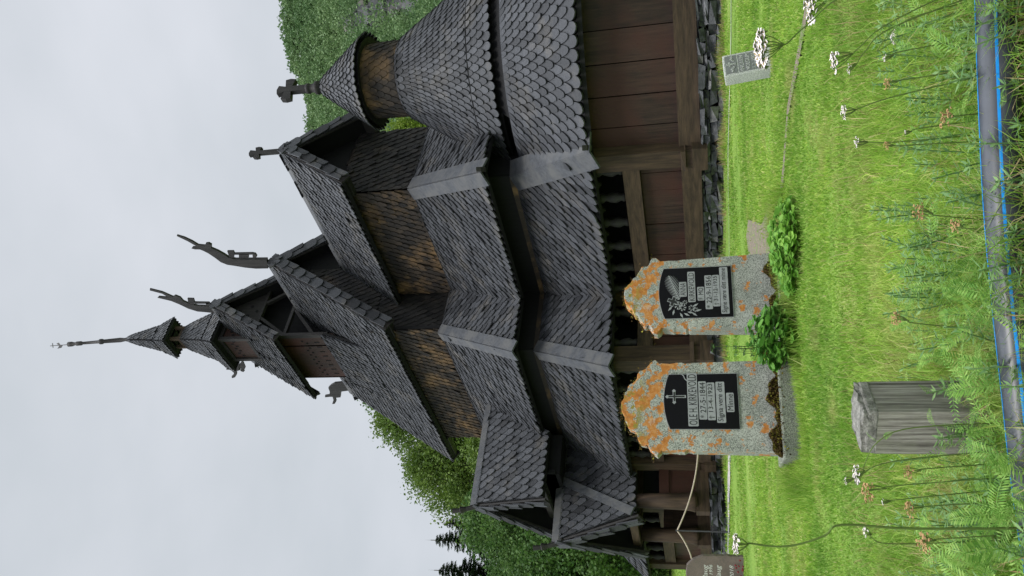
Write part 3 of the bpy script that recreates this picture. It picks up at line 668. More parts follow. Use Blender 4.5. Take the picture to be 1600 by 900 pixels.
# ---- ambulatory walls below the lowest roof
def stack(mb, x, y, nx, ny, tx, ty, ln, z0, z1):
    z = z0
    while z < z1-.02:
        h = random.uniform(.04, .13); h = min(h, z1-z)
        l_ = -ln/2
        while l_ < ln/2:
            q = random.uniform(.12, .42); dpt = random.uniform(.2, .34); o = random.uniform(-.05, .06)
            rot = Matrix.Rotation(math.atan2(ty, tx)+random.uniform(-.12, .12), 3, 'Z') @ Matrix.Rotation(random.uniform(-.09, .09), 3, 'Y')
            c = V((x+tx*(l_+q/2)+nx*(o-dpt/2), y+ty*(l_+q/2)+ny*(o-dpt/2), z+h/2))
            mb.box(c, (q*.97, dpt, h*.94), rot, jit=.19); l_ += q
        z += h
ZS = .57
def amb_wall(p0, p1, openw=True, label=None, planks=.42):
    p0, p1 = V(p0), V(p1); d = (p1-p0); L = d.length; d.normalize(); nrm = V((d.y, -d.x, 0))   # outward = right of travel
    mb = MB(); k = int(L/planks)
    for i in range(k):
        a, b_ = i*L/k, (i+1)*L/k; zt = 1.62 if openw else 2.75; o = random.uniform(-.012, .012)
        mb.prism([p0+d*(a+.009)+V((0, 0, ZS+.3))+nrm*o, p0+d*(b_-.009)+V((0, 0, ZS+.3))+nrm*o, p0+d*(b_-.006)+V((0, 0, zt))+nrm*o, p0+d*(a+.006)+V((0, 0, zt))+nrm*o], -nrm*.05)
    w = mb.build('ambulatory_wall', M['plank'], church)
    mb = MB(); mb.beam(p0+V((0, 0, ZS+.17)), p1+V((0, 0, ZS+.17)), .3, .34); mb.build('sill_beam', M['beam'], w)
    if openw:
        mb = MB(); mb.beam(p0+V((0, 0, 1.78))+nrm*.04, p1+V((0, 0, 1.78))+nrm*.04, .16, .3); mb.build('rail', M['beam'], w)
        mb = MB(); mb.beam(p0+V((0, 0, 2.62)), p1+V((0, 0, 2.62)), .16, .26); mb.build('top_plate', M['tar'], w)
        n_ = max(1, int(L/.6))
        for i in range(n_):
            c = p0+d*((i+.5)*L/n_); mb = MB()
            mb.lathe(c.x, c.y, [(.07, 1.93), (.09, 1.97), (.07, 2.02), (.11, 2.12), (.09, 2.22), (.06, 2.3), (.1, 2.36), (.08, 2.42), (.08, 2.5)], 10)
            mb.build('baluster', M['tar'], w, True)
        mb = MB()      # arcade board with arched openings
        for i in range(n_):
            c0 = p0+d*(i*L/n_); wv = L/n_; pts = [c0+d*(wv*j/8)+V((0, 0, 2.34+.13*sin(pi*j/8)**.6)) for j in range(9)]
            mb.prism(pts+[c0+d*wv+V((0, 0, 2.5)), c0+V((0, 0, 2.5))], -nrm*.05)
        mb.build('arcade_board', M['tar'], w)
    mb = MB(); nst = max(1, int(L/1.2))
    for i in range(nst):
        c = p0+d*((i+.5)*L/nst)+nrm*.1; stack(mb, c.x, c.y, nrm.x, nrm.y, d.x, d.y, L/nst, gz(c.x, c.y)-.12, ZS)
    mb.build('foundation_stones', M['slate'], w)
    return w
def corner_post(x, y, rot=0, wd=.36, z1=2.58, nm='corner_post', round_=False):
    mb = MB()
    if round_: mb.lathe(x, y, [(.2, ZS+.34), (.24, ZS+.4), (.21, ZS+.5), (.19, 1.4), (.17, 2.3)], 14)
    else: mb.box((x, y, (ZS-.04+z1)/2), (wd, wd, z1-ZS+.04), Matrix.Rotation(rot, 3, 'Z'), jit=.02)
    o = mb.build(nm, M['post'], church, round_)
    if not round_:
        mb = MB(); mb.box((x, y, ZS+.02), (wd+.12, wd+.12, .26), Matrix.Rotation(rot, 3, 'Z'), jit=.03); mb.box((x, y, ZS+.3), (wd+.07, wd+.07, .08), Matrix.Rotation(rot, 3, 'Z'), jit=.05); mb.build('post_foot', M['beam'], o)
    return o
PX, PY = 9.85, -4.2; NX, NY = 5.95, -5.78
amb_wall((NX, PY, 0), (PX, PY, 0))
amb_wall((NX, NY, 0), (NX, PY, 0))
amb_wall((1.75, NY, 0), (NX, NY, 0))
amb_wall((-4.4, NY, 0), (-.55, NY, 0))
corner_post(PX, PY-.02, 0); corner_post(NX, NY); corner_post(NX, PY+.1); corner_post(1.75, NY); corner_post(-.55, NY); corner_post(-4.4, NY)
mb = MB()
for (a, b_) in (((-4.4, NY), (-4.4, 5.8)), ((-4.4, 5.8), (NX, 5.8)), ((NX, 5.8), (NX, 4.2)), ((NX, 4.2), (PX, 4.2))):
    a, b_ = V((*a, 0)), V((*b_, 0)); mb.prism([a, b_, b_+V((0, 0, 2.8)), a+V((0, 0, 2.8))], (.05, .05, 0))
mb.build('rear_ambulatory_wall', M['plank'], church)
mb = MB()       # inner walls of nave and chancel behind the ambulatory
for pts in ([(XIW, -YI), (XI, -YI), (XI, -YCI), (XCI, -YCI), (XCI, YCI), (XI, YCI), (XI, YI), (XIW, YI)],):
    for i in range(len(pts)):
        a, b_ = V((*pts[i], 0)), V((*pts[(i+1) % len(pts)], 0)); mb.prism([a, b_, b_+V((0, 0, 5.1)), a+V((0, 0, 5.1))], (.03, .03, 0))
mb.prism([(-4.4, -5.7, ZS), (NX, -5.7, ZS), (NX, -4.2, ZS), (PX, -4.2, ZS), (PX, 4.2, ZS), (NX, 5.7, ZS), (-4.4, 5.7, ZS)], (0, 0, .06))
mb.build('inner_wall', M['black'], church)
# aisle eave beams (dark band under the aisle eaves)
# apse ambulatory wall: wide upright planks
RW = 4.27; a0 = math.atan2(PY, PX-AX); na = 22
mb = MB(); ms = MB(); mt_ = MB(); mf = MB()
aa = [a0 + (-2*a0)*i/na for i in range(na+1)]
for i in range(na):
    a, b_ = aa[i], aa[i+1]; g = random.uniform(.0012, .0032); rr = RW+random.uniform(-.014, .014)
    q = lambda r, t, z: V((AX+r*cos(t), r*sin(t), z))
    mb.prism([q(rr, a+g, ZS+.3), q(rr, b_-g, ZS+.3), q(rr, b_-g, 2.6), q(rr, a+g, 2.6)], q(.05, (a+b_)/2, 0)*-1+V((AX, 0, 0)))
    t = (a+b_)/2; ln = RW*(b_-a)*1.05; c = q(RW+.16, t, 0)
    stack(mf, c.x, c.y, cos(t), sin(t), -sin(t), cos(t), ln, gz(c.x, c.y)-.12, ZS)
def arc_beam(mb, r0, r1, z0, z1, t0, t1, seg):
    vs = []
    for i in range(seg+1):
        t = t0+(t1-t0)*i/seg
        for r, z in ((r0, z0), (r1, z0), (r1, z1), (r0, z1)): vs.append((AX+r*cos(t), r*sin(t), z))
    mb.add(vs, [(0, 1, 2, 3), tuple(seg*4+k for k in (3, 2, 1, 0))]+[(i*4+k, i*4+(k+1) % 4, (i+1)*4+(k+1) % 4, (i+1)*4+k) for i in range(seg) for k in range(4)])
for i, t0 in enumerate((a0, a0*.52, 0, -a0*.55)):
    t1 = (a0*.52, 0, -a0*.55, -a0)[i]; arc_beam(ms, RW-.12, RW+.13+.006*(i % 2), ZS, ZS+.36, t0+.001, t1-.001, 8)
w_ = mb.build('apse_ambulatory_wall', M['plank'], church); ms.build('sill_beam', M['beam'], w_); mf.build('foundation_stones', M['slate'], w_)
# wall of the aisle above the ambulatory roof is 'inner_wall'; small gallery beam under eaves
mb = MB()
for a, b_ in (((XIW, -YI-.02, 4.3), (XI, -YI-.02, 4.3)), ((XI+.02, -YI, 4.3), (XI+.02, -YCI, 4.3)), ((XI, -YCI-.02, 4.3), (XCI, -YCI-.02, 4.3))):
    mb.beam(a, b_, .1, .14)
mb.build('wall_plate', M['shingle_wall'], church)
# ---- south portal porch: two gabled roofs
PXC = .6
def porch_roof(nm, y0, y1, yb0, yb1, zr_, half, ze, row=.24, wd=.21):
    for sg in (-1, 1):
        T0, T1, B1, B0 = (PXC, y0, zr_), (PXC, y1, zr_), (PXC+sg*half, yb1, ze), (PXC+sg*half, yb0, ze)
        roof_piece(nm, T0, T1, B1, B0, (sg, 0, 1), wd=wd, row=row, L=.5)
porch_roof('upper_porch_roof', -3.4, -6.45, -4.95, -6.75, 6.5, 1.06, 4.5)
porch_roof('lower_porch_roof', -4.5, -7.35, -6.1, -7.12, 4.3, 1.12, 2.3)
for sg in (-1, 1):
    barge((PXC, -6.52, 6.55), (PXC+sg*1.1, -6.82, 4.46), (0, -1, 0), depth=.2)
    barge((PXC, -7.42, 4.36), (PXC+sg*1.16, -7.2, 2.25), (0, -1, 0), depth=.26)
    mb = MB(); nn = V((sg*.87, 0, .5))*.08
    mb.beam(V((PXC+sg*.03, -5.75, 4.35))+nn, V((PXC+sg*1.12, -7.1, 2.32))+nn, .2, .05, up=(sg*.87, 0, .5)); mb.build('slanting_cover_board', M['board'], church)
ridge((PXC, -3.5, 6.5), (PXC, -6.5, 6.5), .1, .18); ridge((PXC, -4.6, 4.3), (PXC, -7.4, 4.3), .1, .18)
for (y, z) in ((-6.55, 6.5), (-7.45, 4.3)):
    mb = MB(); mb.tube([(PXC, y+.05, z-.1), (PXC-.0, y-.04, z+.2), (PXC, y-.07, z+.34), (PXC, y-.08, z+.36), (PXC, y-.1, z+.55)], [.07, .06, .1, .055, .07], 8); mb.build('porch_finial', M['tar'], church)
mb = MB(); mb.prism([(PXC-.9, -6.0, 4.3), (PXC+.9, -6.0, 4.3), (PXC+.9, -6.0, 4.6), (PXC, -6.0, 6.3), (PXC-.9, -6.0, 4.6)], (0, .08, 0)); mb.prism([(PXC-1, -6.7, 2.4), (PXC+1, -6.7, 2.4), (PXC, -6.7, 4.2)], (0, .08, 0)); mb.build('porch_gable_wall', M['black'], church)
mb = MB(); mb.beam((PXC-.95, -6.3, 4.62), (PXC+.95, -6.3, 4.62), .14, .14); mb.beam((PXC-.5, -6.25, 4.6), (PXC+.1, -6.25, 5.6), .1, .12); mb.beam((PXC+.5, -6.25, 4.6), (PXC-.1, -6.25, 5.6), .1, .12)
for k in range(6): mb.beam((PXC-.5+k*.2, -6.1, 4.65), (PXC-.5+k*.2, -6.1, 5.1), .05, .06, up=(0, 1, 0))
mb.build('porch_bracing', M['tar'], church)
mb = MB()
for sg in (-1, 1):
    for aa_, bb_, w1, h1 in (((PXC+sg*.95, -4.6, 2.4), (PXC+sg*.95, -6.95, 2.4), .16, .2), ((PXC+sg*.95, -5.8, ZS+.22), (PXC+sg*.95, -7.0, ZS+.22), .22, .3)):
        mb = MB(); mb.beam(aa_, bb_, w1, h1); mb.build('porch_beam', M['beam'], church)
mb = MB(); mb.beam((PXC-1.1, -6.95, 2.42), (PXC+1.1, -6.95, 2.42), .14, .18); mb.build('porch_beam', M['beam'], church)
for sg in (-1, 1):
    corner_post(PXC+sg*.95, -6.72, round_=True, nm='porch_post')
    mb = MB(); mb.prism([(PXC+sg*.95, -5.9, ZS+.36), (PXC+sg*.95, -6.55, ZS+.36), (PXC+sg*.95, -6.55, 1.55), (PXC+sg*.95, -5.9, 1.55)], (.05, 0, 0)); mb.box((PXC+sg*.95, -6.2, 1.66), (.16, .75, .22)); mb.build('porch_side_panel', M['plank'], church)
mb = MB()
for sg in (-1, 1): stack(mb, PXC+sg*.95+.1*sg, -6.4, sg, 0, 0, 1, 1.5, .15, ZS+.06)
stack(mb, PXC, -7.1, 0, -1, 1, 0, 2.1, .15, .4); mb.build('porch_footing', M['slate'], church)
# aisle-level shadowed wall of the porch
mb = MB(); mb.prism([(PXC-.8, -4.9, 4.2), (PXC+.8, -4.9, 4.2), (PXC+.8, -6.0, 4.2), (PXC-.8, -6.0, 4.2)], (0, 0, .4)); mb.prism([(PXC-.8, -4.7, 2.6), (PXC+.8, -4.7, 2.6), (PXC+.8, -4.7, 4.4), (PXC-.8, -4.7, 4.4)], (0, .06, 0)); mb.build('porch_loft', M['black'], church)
# ================================================================= THE SETTING
def poly_frac(x, y, pts):
    c = False; j = len(pts)-1
    for i in range(len(pts)):
        if (pts[i][1] > y) != (pts[j][1] > y) and x < (pts[j][0]-pts[i][0])*(y-pts[i][1])/(pts[j][1]-pts[i][1])+pts[i][0]: c = not c
        j = i
    return c
FAX, FAY = -0.7595, 0.6505; SX, SY = 0.6505, 0.7595           # forward and right on the ground
me = MB()
ds = [-3, -1, 0, .6, .9, 1.1, 1.2, 1.3, 1.4, 1.6, 2, 2.6, 3.4, 4.4, 5.6, 7, 9, 12, 16, 21, 28, 38, 52, 70, 95, 140, 220, 400]
ss = [-1, -.7, -.5, -.36, -.25, -.16, -.08, 0, .08, .16, .25, .36, .5, .7, 1]
for i, d in enumerate(ds):
    wdt = max(4, abs(d)*1.6+4)
    for s_ in ss:
        x = CAM.x+FAX*d+SX*s_*wdt; y = CAM.y+FAY*d+SY*s_*wdt; me.v.append((x, y, gz(x, y)))
ns = len(ss)
for i in range(len(ds)-1):
    for j in range(ns-1): me.f.append((i*ns+j, i*ns+j+1, (i+1)*ns+j+1, (i+1)*ns+j)); me.m.append(0)
kind(me.build('ground', M['turf'], smooth=True), 'structure')
def sheet(name, pts, mat, lift):
    mb = MB(); 
    for (a, b_, c, d) in pts:
        q = [V((p[0], p[1], gz(p[0], p[1])+lift)) for p in (a, b_, c, d)]; mb.add(q, [(0, 1, 2, 3)])
    return kind(mb.build(name, mat), 'structure')
def strip(name, line, wd, mat, lift):
    fs = []
    ln = []
    for i in range(len(line)-1):
        a, b_ = V(line[i]), V(line[i+1]); k = max(1, int((b_-a).length/.5))
        for j in range(k): ln.append(a.lerp(b_, j/k))
    ln.append(V(line[-1])); ed = []
    for i, p in enumerate(ln):
        t = (ln[min(i+1, len(ln)-1)]-ln[max(i-1, 0)]).normalized(); nn = V((-t.y, t.x)); w_ = wd*random.uniform(.75, 1.2)/2
        ed.append((p+nn*w_, p-nn*w_))
    for i in range(len(ed)-1): fs.append((ed[i][0], ed[i][1], ed[i+1][1], ed[i+1][0]))
    return sheet(name, fs, mat, lift)
PATH_LINE = [(14.6, -5.6), (12.5, -5.75), (10.6, -5.9), (8.0, -6.0)]
strip('path_edging', PATH_LINE, .07, M['gravel'], .03)
GR = [(6.9, -6.75), (4.5, -7.35), (1.5, -7.9), (-2.5, -7.9), (-7, -7.6)]
strip('gravel_path', GR, .8, M['gravel'], .022)
WORN = [(18.1, -10.9), (16.9, -11.4), (16.35, -11.25), (15.95, -11.1), (15.45, -11.1), (14.9, -10.95)]
strip('worn_track', WORN, .085, M['earth'], .012)
DIRT = [(14.9, -11.1), (14.75, -10.55), (13.9, -10.0), (12.9, -8.95), (12.4, -8.7), (12.5, -9.3), (13.2, -10.1), (13.9, -10.8), (14.4, -11.3)]
mb = MB(); cx_, cy_ = 13.9, -10.3
mb.add([V((p[0], p[1], gz(*p)+.012)) for p in DIRT]+[V((cx_, cy_, gz(cx_, cy_)+.02))], [(i, (i+1) % len(DIRT), len(DIRT)) for i in range(len(DIRT))])
kind(mb.build('bare_earth', M['earth']), 'structure')
mb = MB(); dd_ = [.7, .9, 1.1, 1.2, 1.3, 1.38, 1.46]; s__ = [-1.6+.1*i for i in range(33)]
for i, d in enumerate(dd_):
    for q in s__:
        dq = d+(.05*sin(q*23)+.03*sin(q*51) if d > 1.4 else 0); x = CAM.x+FAX*dq+SX*q; y = CAM.y+FAY*dq+SY*q; mb.v.append((x, y, gz(x, y)+.006+.01*sin(q*31+d*40)*(d < 1.44)+.008))
for i in range(len(dd_)-1):
    for j in range(len(s__)-1): mb.f.append((i*33+j, i*33+j+1, (i+1)*33+j+1, (i+1)*33+j)); mb.m.append(0)
kind(mb.build('bank_soil', M['soil'], smooth=True), 'structure')
# ---- mountainside
def hz(az, r):
    # az in degrees (ccw from +x), ridge to the right of the picture
    k = 1/(1+math.exp((az-136.2)/.9))*(1-.0015*(az-117)); k *= 1/(1+math.exp((70-az)/10))
    top = 194*k + 8
    q = min(1, max(0, (r-70)/340))**1.25
    return top*q + (2.5*sin(az*.9+r*.03)+2*sin(az*.37+r*.05))*q
mb = MB(); azs = [40+i*2.0 for i in range(86)]; rs = [52, 70, 90, 115, 145, 180, 220, 260, 300, 340, 380, 410, 450, 520, 650]
for a in azs:
    for r in rs:
        x = CAM.x+r*cos(radians(a)); y = CAM.y+r*sin(radians(a)); zz = hz(a, r) if r <= 410 else hz(a, 410)-(r-410)*.12
        mb.v.append((x, y, zz-.8))
nr_ = len(rs)
for i in range(len(azs)-1):
    for j in range(nr_-1): mb.f.append((i*nr_+j, (i+1)*nr_+j, (i+1)*nr_+j+1, i*nr_+j+1)); mb.m.append(0)
kind(mb.build('mountainside', M['hill'], smooth=True), 'structure')
def leaf_quads(centers, sizes, elong=1.4, droop=0.0):
    n = len(centers); a = RNG.normal(size=(n, 3)); a /= np.linalg.norm(a, axis=1, keepdims=True)
    b_ = RNG.normal(size=(n, 3)); b_ -= (b_*a).sum(1, keepdims=True)*a; b_ /= np.linalg.norm(b_, axis=1, keepdims=True)
    a = a*sizes[:, None]*elong*.5; b_ = b_*sizes[:, None]*.5
    v = np.stack([centers-a, centers+b_, centers+a, centers-b_], 1).reshape(-1, 3)
    f = np.arange(n*4).reshape(n, 4); return v, f
# forest on the mountainside: one mass of crowns
cs = []; sz = []
for k in range(7400):
    az = random.uniform(90, 141); r = sqrt(random.uniform(0.08, 1))*345+70
    r = min(r, 412)
    e_ = hz(az, r)/r
    if e_ < .05: continue
    x = CAM.x+r*cos(radians(az)); y = CAM.y+r*sin(radians(az)); z = hz(az, r)-.8
    cl = math.sin(x*.05+1)*math.cos(y*.06)
    if abs(az-119.3-.02*(r-300)) < 1.1+.5*sin(r*.2) and 215 < r < 335 and random.random() < .8: continue       # bare rock gully
    h = random.uniform(5, 10)*(1+.2*cl); rad = h*random.uniform(.3, .45); nl = 95
    p = RNG.normal(size=(nl, 3)); p /= np.linalg.norm(p, axis=1, keepdims=True); p *= (RNG.uniform(.5, 1.05, size=(nl, 1)))
    p[:, 2] = p[:, 2]*h*.42+h*.6; p[:, 0] *= rad; p[:, 1] *= rad
    cs.append(p+np.array([x, y, z])); sz.append(RNG.uniform(.5, 1.1, nl)*r/330)
cs = np.concatenate(cs); sz = np.concatenate(sz); v_, f_ = leaf_quads(cs, sz)
o = np_mesh('forest', v_, f_, M['forest']); kind(o, 'stuff', 'dense green deciduous forest covering the mountainside behind the church')
mb = MB()
for k in range(110):
    r = random.uniform(220, 330); az = 119.3+.02*(r-300)+random.uniform(-.8, .8); x = CAM.x+r*cos(radians(az)); y = CAM.y+r*sin(radians(az))
    mb.box((x, y, hz(az, r)), (random.uniform(2, 5), random.uniform(2, 5), random.uniform(2, 4.5)), Matrix.Rotation(random.uniform(0, 3), 3, 'Z') @ Matrix.Rotation(random.uniform(-.5, .5), 3, 'X'), jit=.25)
kind(mb.build('cliff', M['cliff']), 'structure')
# ---- individual trees
def tree(nm, label, az, dist, h, rad, mat, nleaf, leaf, clumps, base=.12, group='trees behind the church', seed=1, droop=.3, lean=0):
    rs_ = np.random.default_rng(seed); random.seed(seed)
    x = CAM.x+dist*cos(radians(az)); y = CAM.y+dist*sin(radians(az)); z = gz(x, y)-.3
    t = thing(nm, label, 'tree', (x, y, z), group)
    mb = MB(); pts = [V((x+lean*q*h*.2+.25*sin(q*5+seed), y+.2*sin(q*4), z+q*h*.9)) for q in (0, .15, .3, .45, .6, .8, 1)]
    mb.tube(pts, [h*.02, h*.017, h*.015, h*.012, h*.009, h*.005, .03], 8)
    cc = []; 
    for k in range(clumps):
        q = base+(1-base)*rs_.uniform(0, 1)**.8; prof = (sin(pi*min(1, (q-base)/(1-base)*.92+.08))**.7)
        a = rs_.uniform(0, 2*pi); rr = rad*prof*rs_.uniform(.35, 1.0)
        c = np.array([x+lean*q*h*.2+rr*cos(a), y+rr*sin(a), z+h*q]); cc.append((c, rs_.uniform(.5, 1.0)*rad*.3))
        if k % 2 == 0:
            qq = max(.08, q-.14); i_ = V((x+lean*qq*h*.2, y, z+qq*h*.9)); mb.tube([i_, i_.lerp(V(c), .5)+V((0, 0, .3)), V(c)], [h*.006, h*.004, .015], 5, cap=False)
    mb.build('trunk', M['bark'], t)
    per = nleaf//clumps; P = []
    for c, r_ in cc:
        p = rs_.normal(size=(per, 3))*.5; nn_ = np.linalg.norm(p, axis=1, keepdims=True); p = p*np.minimum(1, 1.05/nn_)*r_*1.15; p[:, 2] *= .75
        if droop: p[:, 2] -= droop*np.minimum(1.2, np.abs(rs_.normal(size=per)))*r_
        P.append(c+p)
    P = np.concatenate(P); v_, f_ = leaf_quads(P, rs_.uniform(.6, 1.3, len(P))*leaf)
    o = np_mesh('crown', v_-np.array([x, y, z]), f_, mat, t)
    return t
def spruce(nm, label, az, dist, h, rad, seed):
    random.seed(seed); x = CAM.x+dist*cos(radians(az)); y = CAM.y+dist*sin(radians(az)); z = gz(x, y)-.3
    h -= z
    t = thing(nm, label, 'tree', (x, y, z), 'spruces behind the church')
    mb = MB(); mb.tube([(x, y, z), (x, y, z+h)], [h*.016, .03], 8); mb.build('trunk', M['bark'], t)
    mb = MB(); q = .08
    while q < .99:
        rr = rad*(1-q)**.85*random.uniform(.8, 1.15)+.15; nb = 8
        for k in range(nb):
            a = random.uniform(0, 2*pi); L = rr*random.uniform(.75, 1.1); d = V((cos(a), sin(a), 0)); s_ = V((-sin(a), cos(a), 0))
            p0 = V((x, y, z+h*q)); m_ = 7
            for j in range(m_):
                f0 = (j+.5)/m_; c = p0+d*(L*f0)+V((0, 0, -L*.45*f0+L*.28*f0*f0)); wv = (L*.26)*(1-f0*.75)+.16
                for sg in (-1, 1):
                    tip = c+s_*(sg*wv)+d*(wv*.7)+V((0, 0, -wv*.5*random.uniform(.4, 1.4)))
                    mb.add([c-d*(L/m_*.5), c+d*(L/m_*.7), tip], [(0, 1, 2)])
                mb.add([c-s_*.03, c+s_*.03, c+d*.1+V((0, 0, -wv*.9))], [(0, 1, 2)])
        q += .013
    mb.add([(x-.05, y, z+h*.97), (x+.05, y, z+h*.97), (x, y, z+h*1.03)], [(0, 1, 2)])
    mb.build('crown', M['needle'], t)
# az = direction from the camera; photo column u -> az
def azu(u): r = F+R*((u-450)/FP); return math.degrees(math.atan2(r.y, r.x))
def hgt(X, u, dist):       # height of a photo row X at horizontal distance dist
    r = F+R*((u-450)/FP)-U*((X-800)/FP); return CAM.z+dist*r.z/sqrt(r.x**2+r.y**2)
TR = [
 ('birch_tree', 'tall birch with fine yellow-green leaves rising just left of the nave roof edge', 248, 52, 596, 5.2, 'birch', 52800, .13, 150, 1),
 ('birch_tree', 'olive green birch crown between the nave roof tip and the porch finial', 172, 50, 640, 5.0, 'birch', 52800, .13, 150, 2),
 ('birch_tree', 'dim birch farther back whose top shows against the sky beside the nave ridge dragon', 292, 66, 572, 4.6, 'ash', 30800, .15, 110, 3),
 ('broadleaf_tree', 'round mid green broadleaf tree behind the two porch finials', 92, 46, 735, 4.6, 'ash', 44000, .13, 130, 4),
 ('broadleaf_tree', 'low spreading green tree left of the lower porch gable', 30, 44, 800, 4.6, 'ash', 44000, .13, 130, 5),
 ('broadleaf_tree', 'shaded broadleaf tree filling the gap beneath the birch beside the nave wall', 205, 44, 740, 4.4, 'birch', 35200, .13, 110, 6),
 ('broadleaf_tree', 'small yellow-green tree seen in the gap between the round turret and the chancel gable', 714, 60, 612, 3.2, 'yellowleaf', 19800, .13, 70, 7),
 ('broadleaf_tree', 'green tree at the far left edge of the churchyard under the spruces', -40, 48, 760, 5., 'ash', 33000, .15, 110, 8),
 ('broadleaf_tree', 'dark green tree in line with the porch ridge, partly hidden by its roof', 128, 58, 700, 4.6, 'ash', 30800, .15, 110, 9),
]
for nm, lb, u, dist, X, rad, mt_n, nl, lf, cl, sd_ in TR:
    tree(nm, lb, azu(u), dist, hgt(X, u, dist)+.3-gz(CAM.x+dist*cos(radians(azu(u))), CAM.y+dist*sin(radians(azu(u)))), rad, M[mt_n], nl, lf, cl, seed=sd_)
spruce('spruce_tree', 'pointed dark spruce, tallest of those left of the porch finials', azu(52), 62, hgt(692, 52, 62)+1, 4.6, 21)
spruce('spruce_tree', 'dark spruce right of the tallest one, its thin top just behind the upper porch finial', azu(80), 64, hgt(708, 80, 64)+1, 4.4, 22)
spruce('spruce_tree', 'dark spruce cut off by the left edge of the view', azu(4), 60, hgt(698, 4, 60)+1, 4.8, 23)
random.seed(99)
# ================================================================= GRAVESTONES
GA = math.atan2(SY*cos(radians(22))+FAY*sin(radians(22)), SX*cos(radians(22))+FAX*sin(radians(22)))
def loc_build(mb, nm, mat, parent, bevel=0, smooth=False):
    o = mb.build(nm, mat, None, smooth); o.parent = parent
    if bevel:
        m_ = o.modifiers.new('bevel', 'BEVEL'); m_.width = bevel; m_.segments = 2; m_.limit_method = 'ANGLE'; m_.angle_limit = radians(40)
    return o
def text(nm, body, parent, x, y, z, hgt_, width, mat, extr=.0015, align='CENTER', rot=0, shear=0):
    c = bpy.data.curves.new('text', 'FONT'); c.body = body; c.size = 1; c.extrude = .02; c.align_x = align; c.align_y = 'CENTER'; c.shear = shear; c.resolution_u = 3
    o = bpy.data.objects.new('text', c); COL.objects.link(o)
    me = bpy.data.meshes.new_from_object(o.evaluated_get(bpy.context.evaluated_depsgraph_get()))
    bpy.data.objects.remove(o); bpy.data.curves.remove(c)
    xs = [v.co.x for v in me.vertices]; ys = [v.co.y for v in me.vertices]
    sx = width/(max(xs)-min(xs)); sy = hgt_/(max(ys)-min(ys)); mx_ = (max(xs)+min(xs))/2; my_ = (max(ys)+min(ys))/2
    for v in me.vertices: v.co = V(((v.co.x-mx_)*sx, (v.co.y-my_)*sy, v.co.z*extr/.02))
    me.transform(Matrix.Translation((x, y, z)) @ Matrix.Rotation(radians(90), 4, 'X') @ Matrix.Rotation(rot, 4, 'Z'))
    me.name = nm; me.materials.clear(); me.materials.append(mat); me.update()
    return link(nm, me, parent)
def rbox(mb, x0, x1, z0, z1, y, t, r=.006, mi=0):
    pts = []
    for cx, cz, a in ((x1-r, z1-r, 0), (x0+r, z1-r, 90), (x0+r, z0+r, 180), (x1-r, z0+r, 270)):
        for k in range(4): q = radians(a+k*30); pts.append(V((cx+r*cos(q), y, cz+r*sin(q))))
    mb.prism(pts, (0, -t, 0), mi)
def rough_line(pts, step=.02, amp=.006):
    res = []
    for i in range(len(pts)-1):
        a, b_ = V(pts[i]), V(pts[i+1]); k = max(1, int((b_-a).length/step))
        for j in range(k):
            p = a.lerp(b_, j/k)
            res.append(p+V((random.uniform(-amp, amp), random.uniform(-amp, amp))))
    res.append(V(pts[-1])); return res
def headstone(label, px, py, d, hw, H, prof, thick=.14, rotz=GA, plinth=(.36, .11, .22), sink=.0):
    p = at(px, py, d); z = gz(p.x, p.y)
    t = thing('gravestone', label, 'gravestone', (p.x, p.y, z+sink), 'twin gravestones in front of the church'); t.rotation_euler = (0, 0, rotz)
    pw, ph, pd = plinth
    mb = MB(); mb.box((0, .03, ph/2-.06), (pw*2, pd*2-.06, ph+.12), jit=.03); loc_build(mb, 'plinth', M['granite_plain'], t, .012)
    random.seed(int(px))
    top = rough_line(prof, .018, .0055)
    right = [V((hw, 0))]+[q for q in top]
    left = [V((-q.x*random.uniform(.985, 1.015), q.y+random.uniform(-.004, .004))) for q in reversed(top[:-1])]+[V((-hw, 0))]
    out_ = right+left
    mb = MB(); th = thick
    pts = [V((q.x, -th/2, q.y+ph)) for q in out_]; mb.prism(pts, (0, th, 0))
    sl_ = loc_build(mb, 'slab', M['granite'], t, .006)
    return t, ph, -th/2
PROF_A = [(.243, .55), (.238, .735), (.262, .765), (.258, .79), (.205, .825), (.2, .862), (.15, .885), (.11, .93), (.05, .972), (0, .98)]
anna, ph, fy = headstone('lichened grey granite gravestone whose black plaque shows a palm leaf and flowers', 1230, 458, 5.15, .262, .98, PROF_A, plinth=(.345, .07, .22))
PROF_O = [(.28, .5), (.283, .72), (.303, .745), (.3, .765), (.245, .8), (.23, .845), (.165, .872), (.145, .905), (.09, .94), (.03, .962), (0, .965)]
ole, ph2, fy2 = headstone('lichened granite gravestone whose black plaque shows only a thin cross', 1240, 637, 4.9, .29, .965, PROF_O, plinth=(.345, .12, .22), thick=.13)
def plaque(t, y, x0, x1, z0, z1, arch):
    mb = MB(); n_ = 12; pts = [V((x0, y+.004, z0)), V((x1, y+.004, z0))]
    for k in range(n_+1):
        q = k/n_; pts.append(V((x1+(x0-x1)*q, y+.004, z1-arch+arch*sin(pi*q)**.8)))
    mb.prism(pts, (0, -.012, 0)); pl = loc_build(mb, 'plaque', M['plaque'], t, .002)
    fr = MB()
    lp = [p+V((0, -.009, 0)) for p in pts]+[pts[0]+V((0, -.009, 0))]
    for a, b_ in zip(lp, lp[1:]): fr.beam(a, b_, .004, .004, up=(0, 1, 0))
    loc_build(fr, 'plaque_rim', M['letter_grey'], pl)
    return pl
